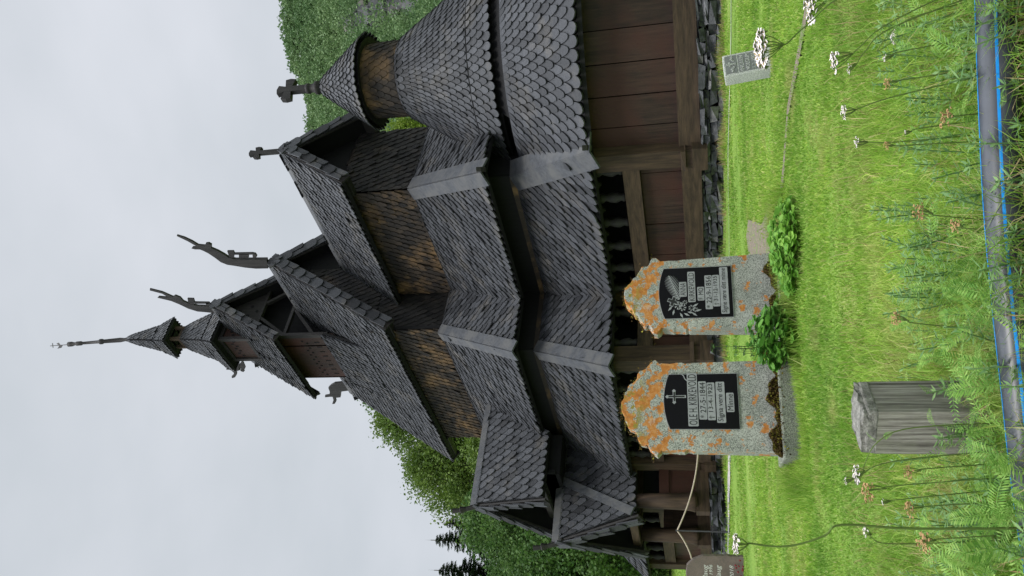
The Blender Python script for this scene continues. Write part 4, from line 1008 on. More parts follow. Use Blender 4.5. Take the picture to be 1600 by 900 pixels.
def cart_line(pl, y, body, xc, zc, wd, ht, boxed=True, shear=0, black=True):
    if boxed:
        mb = MB(); rbox(mb, xc-wd/2-.008, xc+wd/2+.008, zc-ht/2-.006, zc+ht/2+.006, y, .0018); loc_build(mb, 'lettering_ground', M['letter_grey'], pl)
    text('lettering', body, pl, xc, y-.0019, zc, ht, wd, M['letter_black'] if black else M['letter_grey'], .0008, shear=shear)
# --- first stone, plaque with palm leaf
k_ = 5.15/FP; cY = 455.5; kx = k_/cos(radians(20))
zz = lambda X, base=1210: ph+(base-X)*k_
xx = lambda Y: (cY-Y)*kx
pl = plaque(anna, fy, -.178, .178, zz(1143), zz(1030), .035); py_ = fy-.0082
for body, X, Y0, Y1, h_ in (('ANNA', 1067.5, 440, 460, .036), ('KIRKEVOLD', 1081, 424, 469, .036), ('F. MO', 1095, 449, 467, .032), ('* 22-9-1856', 1107, 431, 481, .034), ('† 31-12-1935', 1118.5, 431, 477, .034), ('Signe være ditt minne', 1131, 419, 489, .04)):
    cart_line(pl, py_, body, xx((Y0+Y1)/2), zz(X), (Y1-Y0)*kx, h_, shear=.1 if 'minne' in body else 0)
mb = MB()
def P_(X, Y, o=0): return V((xx(Y), py_-o, zz(X)))
sp0, sp1 = P_(1061, 466), P_(1046, 427)
for k in range(15):
    q = k/14; c = sp0.lerp(sp1, q); d = (sp1-sp0).normalized(); s_ = V((-d.z, 0, d.x)); ln = .048*sin(pi*min(1, .16+q*.86))**.7
    for sg in (-1, 1):
        tip = c+s_*sg*ln+d*ln*.9; mb.prism([c-d*.003, c+d*.005, tip], (0, -.0018, 0))
mb.beam(sp0, sp1, .004, .0025, up=(0, 1, 0)); loc_build(mb, 'palm_leaf_relief', M['letter_grey'], pl)
mb = MB()
def crossrel(mb, c, d, L, arm, w_, y0):
    s_ = V((-d.z, 0, d.x)); o = V((0, y0, 0))
    def rect(a, b_, hw, t):
        q_ = (b_-a).normalized(); r_ = V((-q_.z, 0, q_.x)); mb.prism([a+r_*hw+o, b_+r_*hw+o, b_-r_*hw+o, a-r_*hw+o], (0, -t, 0))
    rect(c-d*L*.62, c+d*L*.38, w_, .001); rect(c+d*L*.02-s_*arm, c+d*L*.02+s_*arm, w_, .0012)
dn = (P_(1042, 466)-P_(1058, 472)).normalized()
crossrel(mb, P_(1052, 469), V((dn.x, 0, dn.z)), .1, .036, .0125, 0); loc_build(mb, 'cross_relief', M['letter_grey'], pl)
mb = MB(); crossrel(mb, P_(1052, 469), V((dn.x, 0, dn.z)), .09, .031, .0085, -.0014); loc_build(mb, 'cross_relief', M['letter_black'], pl)
mb = MB()
for (X, Y, r) in ((1060, 476, .021), (1066, 479, .019), (1080, 480, .016), (1070, 471, .012), (1086, 483, .013)):
    c = P_(X, Y)
    for k in range(7):
        a = 2*pi*k/7; b_ = a+.45; t_ = c+V((cos(a+.2)*r*1.25, -.0, sin(a+.2)*r*1.25))
        mb.prism([c+V((cos(a)*r*.35, -.0015, sin(a)*r*.35)), t_+V((-sin(a)*r*.3, -.0015, cos(a)*r*.3)), t_+V((sin(a)*r*.3, -.0015, -cos(a)*r*.3))], (0, -.001, 0))
for (X, Y, a) in ((1047, 480, 2.4), (1052, 486, 2.9), (1064, 491, 3.6), (1072, 490, 4.2), (1078, 487, 4.5), (1086, 476, 5.3), (1090, 484, 4.9), (1084, 490, 4.1)):
    c = P_(X, Y); d = V((cos(a), 0, sin(a))); s_ = V((-d.z, 0, d.x)); mb.prism([c-d*.02+V((0, -.0015, 0)), c+s_*.007+V((0, -.0015, 0)), c+d*.022+V((0, -.0015, 0)), c-s_*.007+V((0, -.0015, 0))], (0, -.001, 0))
loc_build(mb, 'flower_relief', M['letter_grey'], pl)
# --- second stone, plaque with thin cross
k_ = 4.9/FP; cY = 631; kx = k_/cos(radians(20)); ph = ph2
zz = lambda X, base=1213: ph+(base-X)*k_
pl = plaque(ole, fy2, -.148, .204, zz(1153), zz(1038), .035); py_ = fy2-.0082
for body, X, Y0, Y1, h_ in (('OLE H. KIRKEVOLD', 1083, 583, 660, .05), ('* 27-5-1844', 1098.5, 596, 650, .036), ('† 13-4-1923', 1111.5, 598, 651, .036), ('Signa vere ditt', 1126, 597, 655, .042), ('Minne', 1140.5, 614, 639, .034)):
    cart_line(pl, py_, body, xx((Y0+Y1)/2), zz(X), (Y1-Y0)*kx, h_, shear=.1 if X > 1120 else 0)
mb = MB(); crossrel(mb, P_(1055, 617), V((0, 0, 1)), .115, .037, .0085, 0)
for d in ((0, .043), (.037, .0), (-.037, .0)): 
    c = P_(1055, 617)+V((d[0], 0, d[1]+.003)); mb.prism([c+V((.012, 0, 0)), c+V((0, 0, .012)), c+V((-.012, 0, 0)), c+V((0, 0, -.012))], (0, -.0011, 0))
loc_build(mb, 'cross_relief', M['letter_grey'], pl)
mb = MB(); crossrel(mb, P_(1055, 617), V((0, 0, 1)), .1, .03, .0045, -.0014); loc_build(mb, 'cross_relief', M['letter_black'], pl)
mb = MB(); lp = [P_(1066, 581), P_(1070, 585), P_(1072, 590), P_(1077, 594), P_(1080, 600)]
for a, b_ in zip(lp, lp[1:]): mb.beam(a, b_, .005, .004, up=(0, 1, 0))
loc_build(mb, 'crack', M['letter_grey'], pl)
# moss along the foot and on the top edge of each stone
for t, hw, zt, prof, Y in ((anna, .28, .07, PROF_A, -.07), (ole, .32, .12, PROF_O, -.065)):
    rs_ = np.random.default_rng(int(hw*1000)); n_ = 10000
    x_ = rs_.uniform(-hw, hw, n_); lump = .045+.026*np.sin(x_*23+hw*40)+.012*np.sin(x_*61)
    yy = Y-.045-np.abs(rs_.normal(size=n_))*.03+.03; z_ = zt-.006+np.minimum(1.3, np.abs(rs_.normal(size=n_)))*np.maximum(.006, lump)*.75-np.clip(-(yy-Y+.085), 0, .2)*.9
    c = np.stack([x_, yy, z_], 1); v_, f_ = leaf_quads(c, rs_.uniform(.006, .014, n_))
    kind(np_mesh('moss', v_, f_, M['moss'], t), 'stuff')
    tops = [V((p[0]*sg, p[1])) for p in prof[3:] for sg in (-1, 1)]; cc = []
    for p in tops:
        for k in range(36):
            cc.append((p.x+rs_.normal()*.018, rs_.uniform(-.06, .06), p.y+zt+.005+rs_.normal()*.006))
    v_, f_ = leaf_quads(np.array(cc), rs_.uniform(.005, .012, len(cc))); kind(np_mesh('top_moss', v_, f_, M['moss'], t), 'stuff')
# small pale stone
p = at(1205, 96, 5.6); t = thing('gravestone', 'small pale grey gravestone with a carved cross panel on the lawn by the footing', 'gravestone', (p.x, p.y, gz(p.x, p.y)-.02))
t.rotation_euler = (radians(-6), radians(-2), GA+radians(6))
mb = MB(); mb.box((0, 0, .17), (.2, .1, .36), jit=.008); loc_build(mb, 'slab', M['granite_pale'], t, .006)
mb = MB(); rbox(mb, -.082, .082, .255, .335, -.0502, .001); rbox(mb, -.082, .082, .06, .245, -.0502, .001); loc_build(mb, 'sunk_panel', M['letter_dark'], t)
mb = MB(); mb.box((0, -.053, .295), (.014, .004, .066)); mb.box((0, -.053, .307), (.04, .004, .013))
for sg in (-1, 1):
    for k in range(5): mb.box((sg*(.03+k*.009), -.053, .275+.009*k*(1 if k < 3 else .4)), (.014, .003, .008), Matrix.Rotation(sg*.7, 3, 'Y'))
loc_build(mb, 'cross_relief', M['granite_pale'], t)
for i, s_ in enumerate(('INGLEIV', 'VOLDUM', '7-3-1905', '25-8-1983')): text('lettering', s_, t, 0, -.0515, .222-i*.042, .028, .15, M['granite_pale'], .002)
# red-brown polished stone at the left edge
p = at(1152, 893, 12); t = thing('gravestone', 'red-brown polished gravestone with white script lettering at the left edge of the view', 'gravestone', (p.x, p.y, gz(p.x, p.y)-.02))
t.rotation_euler = (0, 0, GA-radians(14))
mb = MB(); top = rough_line([(.03, .0), (.045, .3), (.02, .62), (-.02, .77), (-.12, .87), (-.4, .9), (-.6, .86), (-.66, .7), (-.68, 0)], .05, .008)
mb.prism([V((q.x+.2, -.07, q.y)) for q in top], (0, .14, 0)); loc_build(mb, 'slab', M['granite_brown'], t, .01)
for s_, z_, w_, h_ in (('Borlaug', .585, .36, .09), ('- 1996', .51, .2, .05), ('Borlaug', .39, .36, .09), ('- 2018', .205, .24, .055)):
    text('lettering', s_, t, .1-w_/2+.0, -.072, z_, h_, w_, M['letter_white'], .002, shear=.25)
mb = MB()
for k in range(26):
    c = V((random.uniform(-.45, .2), random.uniform(-.2, -.1), random.uniform(.03, .16)))
    mb.lathe(c.x, c.y, [(.003, c.z-.02), (.016, c.z), (.008, c.z+.012)], 5)
gp = p
o = loc_build(mb, 'planted_flower', flat('dark_red_petal', (.2, .008, .015), .7), t)
# ---- rope barrier
pr_ = at(1125, 828, 17.4); gzp = gz(pr_.x, pr_.y)
def rope_post(label, q, top):
    z = gz(q.x, q.y); t = thing('rope_post', label, 'post', (q.x, q.y, z-.1), 'rope barrier posts')
    mb = MB(); mb.tube([(q.x, q.y, z-.1), (q.x, q.y, top)], .018, 8); mb.build('pole', M['iron'], t)
    mb = MB(); mb.tube([(q.x, q.y, top), (q.x, q.y, top+.03)], [.028, .02], 8); mb.build('cap', M['iron'], t); return V((q.x, q.y, top-.0))
tp = at(1058, 829, 17.4)
a1 = rope_post('thin dark iron rope post standing in front of the porch steps', tp, tp.z)
q2 = at(1062, 560, 16.9); a2 = rope_post('thin dark rope post seen between the two lichened gravestones', q2, q2.z)
q3 = at(1075, 935, 16.8); a3 = rope_post('rope post outside the left edge behind the red-brown gravestone', q3, q3.z)
def sag(a, b_, dn, n_=22): return [a.lerp(b_, i/n_)+V((0, 0, -dn*4*(i/n_)*(1-i/n_))) for i in range(n_+1)]
mb = MB(); mb.tube(sag(a2, a1, .42), .017, 7); mb.tube(sag(a1, a3, .22), .017, 7)
tag(mb.build('rope', M['rope'], smooth=True), 'pale rope hanging slack from the thin iron post before the church porch', 'rope')
# ---- wooden post in front
ph_ = at(1338, 652, 1.68); z0 = gz(ph_.x, ph_.y); a = .107
t = thing('wooden_post', 'short weathered grey square wooden post standing in the weeds before the lawn', 'post', (ph_.x, ph_.y, z0-.1))
t.rotation_euler = (0, 0, math.atan2(SY, SX)-radians(28)); ht = ph_.z-z0+.1
mb = MB(); n_ = 9; rings = []
for (s_, z_) in ((1, 0), (1, ht-.03), (.985, ht-.014), (.965, ht-.004), (.94, ht)):
    for sx_, sy_ in ((-1, -1), (1, -1), (1, 1), (-1, 1)):
        for k in range(5):
            nx_, ny_ = ((-1, -1), (1, -1), (1, 1), (-1, 1))[(((-1, -1), (1, -1), (1, 1), (-1, 1)).index((sx_, sy_))+1) % 4]
            f0 = k/5; x_ = sx_+(nx_-sx_)*f0; y_ = sy_+(ny_-sy_)*f0; j = .0016 if z_ < ht-.02 else .003
            mb.v.append((x_*a/2*s_+random.uniform(-j, j), y_*a/2*s_+random.uniform(-j, j), z_+(random.uniform(-.004, .004) if z_ > ht-.03 else 0)))
for r in range(4):
    for k in range(20): mb.f.append((r*20+k, r*20+(k+1) % 20, (r+1)*20+(k+1) % 20, (r+1)*20+k)); mb.m.append(1 if r >= 1 else 0)
c_ = len(mb.v); mb.v.append((0, 0, ht+.003))
for k in range(20): mb.f.append((80+k, 80+(k+1) % 20, c_)); mb.m.append(1)
loc_build(mb, 'post_body', [M['oldwood'], M['endwood']], t)
mb = MB(); mb.box((0, 0, ht-.02), (a*1.012, a*1.012, .022), jit=.015); loc_build(mb, 'weathered_rim', M['endwood'], t, .004)
# ---- plastic pipe on the edge of the bank
cl = [at(X, Y, d) for X, Y, d in ((1546, -420, 1.36), (1550, -200, 1.34), (1556, 0, 1.34), (1560, 120, 1.34), (1568, 300, 1.34), (1580, 450, 1.345), (1596, 600, 1.35), (1616, 780, 1.36), (1650, 1000, 1.38), (1700, 1300, 1.42))]
t = thing('plastic_pipe', 'dark grey plastic water pipe with bright blue stripes lying along the bank edge', 'pipe', cl[4])
def smoothline(c, k=6):
    r = []
    for i in range(len(c)-1):
        p0, p1, p2, p3 = c[max(i-1, 0)], c[i], c[i+1], c[min(i+2, len(c)-1)]
        for j in range(k):
            s_ = j/k; r.append(.5*((2*p1)+(p2-p0)*s_+(2*p0-5*p1+4*p2-p3)*s_*s_+(3*p1-p0-3*p2+p3)*s_**3))
    r.append(c[-1]); return r
cl = smoothline(cl)
mb = MB(); mb.tube(cl, .0315, 28); mb.build('pipe_wall', M['pipe'], t, True)
for off in (U*.96+F*.3, -F+U*.66, -U*.9+F*.1):
    off = off.normalized(); mb = MB()
    vs = []
    for i, p in enumerate(cl):
        d = (cl[min(i+1, len(cl)-1)]-cl[max(i-1, 0)]).normalized(); o_ = (off-d*off.dot(d)).normalized(); s_ = d.cross(o_)
        for a_ in (-.075, -.025, .025, .075): vs.append(p+(o_*cos(a_)+s_*sin(a_))*.0318)
    mb.add(vs, [(i*4+k, i*4+k+1, i*4+k+5, i*4+k+4) for i in range(len(cl)-1) for k in range(3)]); mb.build('stripe', M['blue'], t, True)
# ---- stones on the worn track
for X, Y, lb in ((1206, 326, 'pinkish field stone lying beside the bare earth, upper of a touching pair'), (1208, 348, 'smooth pale field stone lying in the worn earth right of the lichened gravestones')):
    p = at(X, Y, 5.4); z = gz(p.x, p.y); mb = MB(); rr = .042
    bm_ = bmesh.new(); bmesh.ops.create_icosphere(bm_, subdivisions=3, radius=1)
    mb.add([V((v.co.x*rr*1.3+random.uniform(-.0015, .0015)+p.x, v.co.y*rr+p.y+.003*sin(v.co.x*7), z+.012+v.co.z*rr*.6)) for v in bm_.verts], [tuple(q.index for q in f.verts) for f in bm_.faces]); bm_.free()
    tag(mb.build('field_stone', M['fieldstone'], None, True, origin=(p.x, p.y, z)), lb, 'stone')
# ================================================================= PLANTS
def head_cluster(mb, c, r, n, mat_i=0, eye=1, squash=.35, up=V((0, 0, 1))):
    for k in range(n):
        a = random.uniform(0, 2*pi); q = r*sqrt(random.random()); p = c+V((cos(a)*q, sin(a)*q, random.uniform(-.5, .5)*r*squash*(2.6 if mat_i == 0 and eye == 0 else 1)-.25*q*q/r)); s_ = r*random.uniform(.15, .23)
        tl = V((random.uniform(-.5, .5), random.uniform(-.5, .5), 1)).normalized(); e1 = tl.orthogonal().normalized(); e2 = tl.cross(e1)
        pt_ = [p+(e1*cos(b_*pi/5*1)+e2*sin(b_*pi/5))*s_*(1 if b_ % 2 else .62) for b_ in range(10)]
        mb.add([p+tl*s_*.25]+pt_, [(0, b_+1, (b_+1) % 10+1) for b_ in range(10)], mat_i)
        mb.add([p+tl*s_*.32]+[p+tl*s_*.2+(e1*cos(b_*pi/3)+e2*sin(b_*pi/3))*s_*.33 for b_ in range(6)], [(0, b_+1, (b_+1) % 6+1) for b_ in range(6)], eye)
        mb.add([p-tl*s_*.9, p+e1*s_*.45, p+e2*s_*.45, p-e1*s_*.45, p-e2*s_*.45], [(0, 1, 2), (0, 2, 3), (0, 3, 4), (0, 4, 1)], 2)
def feather(mb, p0, d, L, wv, n=11, sag_=.4, mi=0):
    d = d.normalized(); s_ = d.cross(V((0, 0, 1))).normalized(); up = s_.cross(d)
    tw = random.uniform(-.8, .8); s_ = (s_*cos(tw)+up*sin(tw)).normalized()
    pc = lambda q: p0+d*(L*q)+V((0, 0, -sag_*L*q*q))
    for k in range(n):
        q = (k+.5)/n; c = pc(q); w_ = wv*sin(pi*min(1, q*.86+.12))**.8; dd = (pc(min(1, q+.05))-pc(q-.05)).normalized()
        for sg in (-1, 1):
            tip = c+s_*(sg*w_)+dd*w_*.55; m_ = c.lerp(tip, .55)+dd*w_*.14; m2 = c.lerp(tip, .55)-dd*w_*.1
            mb.add([c, m_, tip, m2], [(0, 1, 2, 3)], mi)
    ln = [pc(i/5) for i in range(6)]
    for i in range(5): mb.add([ln[i]-s_*wv*.05, ln[i]+s_*wv*.05, ln[i+1]+s_*wv*.03, ln[i+1]-s_*wv*.03], [(0, 1, 2, 3)], mi)
def bez(c, k=5): return smoothline(c, k)
def yarrow(label, X, Y, d, rpx, via, root, n=34, dry=False, side=.0, group='white yarrow flowers growing along the bank'):
    c = at(X, Y, d); r = rpx*d/FP
    rp = at(root[0], root[1], d*1.02); rp.z = gz(rp.x, rp.y)-.01
    pts = [rp]+[at(v_[0], v_[1], d*(v_[2] if len(v_) > 2 else 1)) for v_ in reversed(via)]
    cb = c - V((0, 0, r*1.1)); d0 = (cb-pts[-1])
    fork = cb-d0.normalized()*min(r*1.2, d0.length*.5)
    t = thing('yarrow_plant' if not dry else 'dried_flower_stalk', label, 'wildflower', rp, group)
    ln = bez(pts+[fork]); mb = MB(); nn = len(ln); mb.tube(ln, [(.0013-.0005*i/nn)*(1.9 if X == 1147 else 1) for i in range(nn)], 6)
    ends = []
    for k in range(9 if not dry else 5):
        a = 2*pi*k/9+random.uniform(-.3, .3); q = r*(.3 if k % 3 == 0 else .75); e_ = c+V((cos(a)*q, sin(a)*q, -r*.22)); ends.append(e_)
        mb.tube([fork, fork.lerp(e_, .5)+V((cos(a), sin(a), 0))*r*.1, e_], .0007, 4, cap=False)
    mb.build('stem', M['stem'], t)
    mb = MB(); head_cluster(mb, c, r*(1.0 if not dry else 1.15), int(n*(1.3 if not dry else 2)), 0, 0 if dry else 1)
    mb.build('flower_head', [M['dry'], M['dry'], M['dry']] if dry else [M['petal'], M['flower_eye'], M['stem']], t)
    for k in range(4):
        mb = MB(); i = int(nn*(.05+.15*k)); i = min(i, nn-2); dd = V((random.uniform(-1, 1), random.uniform(-1, 1), .5)); feather(mb, ln[i], dd, random.uniform(.03, .055), .007); mb.build('leaf', M['weed'], t)
YA_ = 'white yarrow flower head '
yarrow(YA_+'cut by the right edge of the view, above the pale gravestone', 1262, 10, 1.25, 27, [(1320, -40)], (1560, -140), 60)
yarrow('broad drooping white yarrow umbel overlapping the small pale gravestone', 1184, 76, 1.2, 30, [(1232, 66), (1262, 38), (1350, -25)], (1570, -150), 90)
yarrow(YA_+'with brown lower florets, second below the pale gravestone', 1300, 97, 1.35, 18, [(1345, 72), (1400, 30)], (1530, -60), 40)
yarrow('small fading bud cluster beside the second white yarrow head', 1325, 108, 1.35, 8, [(1352, 80), (1400, 40)], (1530, -30), 16)
yarrow('lone white yarrow flower midway along the worn track', 1316, 176, 1.5, 12, [(1346, 168), (1400, 150)], (1470, 120), 26)
yarrow('smaller lone white yarrow flower left of the midway one', 1336, 223, 1.6, 9, [(1400, 222)], (1470, 215), 20)
yarrow('loose pinkish white yarrow cluster low over the bright grass', 1394, 58, 1.5, 12, [(1370, 80), (1420, 30)], (1480, 0), 20)
yarrow('tiny white yarrow cluster under the loose pinkish one', 1381, 91, 1.5, 7, [(1410, 80)], (1480, 60), 14)
yarrow('very small white flower near the ground above the pipe', 1413, 208, 1.5, 5, [(1440, 200)], (1485, 190), 8)
yarrow('white yarrow head with open florets left of the wooden post', 1335, 742, 1.45, 15, [(1350, 728), (1372, 690), (1430, 668)], (1530, 660), 34)
yarrow('small round yarrow bud left of the white head by the wooden post', 1320, 751, 1.45, 7, [(1345, 742), (1400, 720)], (1530, 700), 14)
yarrow('white yarrow flower leaning beside the long dark stem', 1350, 830, 1.5, 10, [(1362, 840), (1400, 850)], (1500, 840), 18)
yarrow('tall yarrow on a long curved stem before the church porch', 1147, 851, 1.35, 18, [(1172, 849), (1212, 854), (1250, 850), (1290, 836), (1315, 820), (1430, 826)], (1545, 822), 50)
yarrow('small white flower head between the dried clusters left of the post', 1378, 784, 1.5, 6, [(1410, 780)], (1500, 760), 12)
DG = 'dried brown flower clusters along the bank'
for X, Y, d, r, root, lb in ((1474, 184, 1.4, 13, (1540, 175), 'dried tan flower cluster just above the pipe on the right'), (1433, 331, 1.45, 12, (1540, 350), 'dried brown flower cluster on an upright stem at mid bank'), (1490, 353, 1.4, 10, (1545, 365), 'low dried flower cluster beneath the mid bank one'), (1398, 498, 1.55, 10, (1500, 520), 'reddish brown dried panicle over the lawn right of the post'), (1354, 768, 1.4, 14, (1500, 740), 'uppermost dried tan cluster left of the wooden post'), (1417, 738, 1.45, 10, (1520, 720), 'dried tan cluster close to the left face of the wooden post'), (1420, 796, 1.45, 11, (1520, 780), 'dried cluster midway between the post and the left edge'), (1440, 848, 1.4, 14, (1530, 830), 'large dried tan cluster near the left edge above the pipe'), (1385, 131, 1.5, 8, (1480, 110), 'dark withered seed head under the white flowers at right'), (1384, 228, 1.5, 6, (1480, 225), 'small grey seed head on a thin stalk right of centre')):
    yarrow(lb, X, Y, d, r, [((X*2+root[0])/3, (Y*2+root[1])/3)], root, 22, True, group=DG)
# tall bare dark stem left of the post
# leafy clumps round the gravestones
def leaf_clump(nm, label, X, Y, d, rad, ht_, n, ls, mat, cat='plant', seed=3, lob=3):
    random.seed(seed); p = at(X, Y, d); z = gz(p.x, p.y); t = thing(nm, label, cat, (p.x, p.y, z))
    mb = MB(); ms_ = MB()
    for k in range(n):
        a = random.uniform(0, 2*pi); q = rad*sqrt(random.random()); h = ht_*random.uniform(.25, 1)*(1-.5*(q/rad)**2); c = V((p.x+cos(a)*q, p.y+sin(a)*q, z+h))
        nrm = V((random.uniform(-.6, .6), random.uniform(-.6, .6), 1)).normalized(); e1 = nrm.orthogonal().normalized(); e2 = nrm.cross(e1); rot = random.uniform(0, 6.3); s_ = ls*random.uniform(.6, 1.25)
        e1, e2 = e1*cos(rot)+e2*sin(rot), e2*cos(rot)-e1*sin(rot)
        pts = []; m_ = 18
        for j in range(m_):
            b_ = 2*pi*j/m_; rr = s_*(.72+.28*abs(math.cos(b_*lob/2))**.7); pts.append(c+(e1*cos(b_)+e2*sin(b_))*rr+nrm*(.18*rr*abs(cos(b_))))
        mb.add([c-nrm*s_*.08]+pts, [(0, j+1, (j+1) % m_+1) for j in range(m_)])
        if k % 3 == 0: ms_.tube([(p.x+cos(a)*q*.5, p.y+sin(a)*q*.5, z-.01), c], .0016, 4, cap=False)
    mb.build('foliage', mat, t); ms_.build('stem', M['stem'], t)
leaf_clump('leafy_plant', 'bright lobed-leaf plant spilling over the foot of the gravestone with the palm leaf', 1240, 378, 4.5, .25, .16, 700, .021, M['bright_leaf'], seed=3)
leaf_clump('leafy_plant', 'trailing bright green leaves lying across the plinth under the palm leaf plaque', 1245, 425, 4.6, .14, .1, 220, .019, M['bright_leaf'], seed=4)
leaf_clump('leafy_plant', 'dark green rounded-leaf plant growing between the two lichened gravestones', 1232, 526, 4.75, .19, .3, 340, .032, M['dark_leaf'], seed=5)
leaf_clump('leafy_plant', 'yellow-green young shoots mixed at the back of the gap between the gravestones', 1205, 540, 5.3, .12, .24, 90, .026, M['bright_leaf'], seed=6)
leaf_clump('leafy_sprig', 'thin upright sprig with small pale leaves rising between the gravestones', 1196, 545, 5.25, .045, .56, 60, .014, M['greyleaf'], seed=8)
leaf_clump('leafy_plant', 'dark low leaves hugging the plinth corner between the stones', 1240, 490, 4.9, .12, .13, 120, .024, M['dark_leaf'], seed=9)
# ---- ground cover near the bank: one uncountable mass of feathery and narrow leaves
random.seed(5); mb = MB(); mg = MB(); mbr = MB()
def bankpt(d, s_): return V((CAM.x+FAX*d+SX*s_, CAM.y+FAY*d+SY*s_, 0))
for k in range(560):
    d = random.uniform(1.41, 2.1)**1.0; s_ = random.uniform(-.95, .85)*(.55 if d < 1.6 else .75)
    dens = .35+.65*(s_ < .1) 
    if random.random() > dens*(1.0 if d < 1.8 else .5): continue
    p = bankpt(d, s_); p.z = gz(p.x, p.y)+random.uniform(.0, .09)
    dd = V((random.uniform(-1, 1), random.uniform(-1, 1), random.uniform(.3, 1.6))); feather(mb, p, dd, random.uniform(.07, .15), random.uniform(.01, .019), 15)
for k in range(60):       # larger ferny leaves round the wooden post
    d = random.uniform(1.42, 1.66); s_ = random.uniform(-.62, .0); p = bankpt(d, s_); p.z = gz(p.x, p.y)+random.uniform(.0, .1)
    dd = V((random.uniform(-1, 1), random.uniform(-1, 1), random.uniform(.3, 1.6))); feather(mb, p, dd, random.uniform(.1, .19), random.uniform(.013, .022), 19)
for k in range(90):       # leaves hanging at the camera side of the pipe
    d = random.uniform(1.04, 1.24); s_ = random.uniform(-.55, .5); p = bankpt(d, s_); p.z = random.uniform(.0, .12)
    dd = V((random.uniform(-1, 1), random.uniform(-1, 1), random.uniform(.6, 1.6))); feather(mb, p, dd, random.uniform(.06, .12), random.uniform(.009, .016), 14)
for k in range(230):       # stems with whorls of narrow leaves
    d = random.uniform(1.38, 2.3); s_ = random.uniform(-1, .8)*(.3+.3*d); p = bankpt(d, s_); p.z = gz(p.x, p.y); h = random.uniform(.06, .15)
    ax = V((random.uniform(-.35, .35), random.uniform(-.35, .35), 1)).normalized(); mg.tube([p, p+ax*h], .0013, 4, cap=False)
    for j in range(int(h/.022)):
        c = p+ax*(h*.3+j*.02)
        if (c-p).length > h: break
        for i in range(5):
            a = i*1.256+j*.6; q = V((cos(a), sin(a), random.uniform(0, .7))).normalized(); w_ = q.cross(ax).normalized()*.0032; L = random.uniform(.016, .03)
            mg.add([c, c+q*L*.5+w_, c+q*L, c+q*L*.5-w_], [(0, 1, 2, 3)])
for k in range(420):      # dry litter
    d = random.uniform(1.0, 1.75); s_ = random.uniform(-.7, .6); p = bankpt(d, s_); p.z = max(gz(p.x, p.y), -.1)+.015+random.uniform(0, .04)
    q = V((random.uniform(-1, 1), random.uniform(-1, 1), random.uniform(-.1, .5))).normalized(); L = random.uniform(.04, .14); w_ = q.cross(V((0, 0, 1))).normalized()*.0018
    mbr.add([p-w_, p+w_, p+q*L], [(0, 1, 2)])
kind(mb.build('bank_weeds', M['weed']), 'stuff', 'feathery green yarrow leaves crowding the bank along the pipe')
kind(mg.build('narrow_leaved_weeds', M['greyleaf']), 'stuff', 'grey-green narrow-leaved weeds standing on the bank above the pipe')
kind(mbr.build('dry_litter', M['straw']), 'stuff', 'dry straw and dead stalks lying under the pipe and weeds')
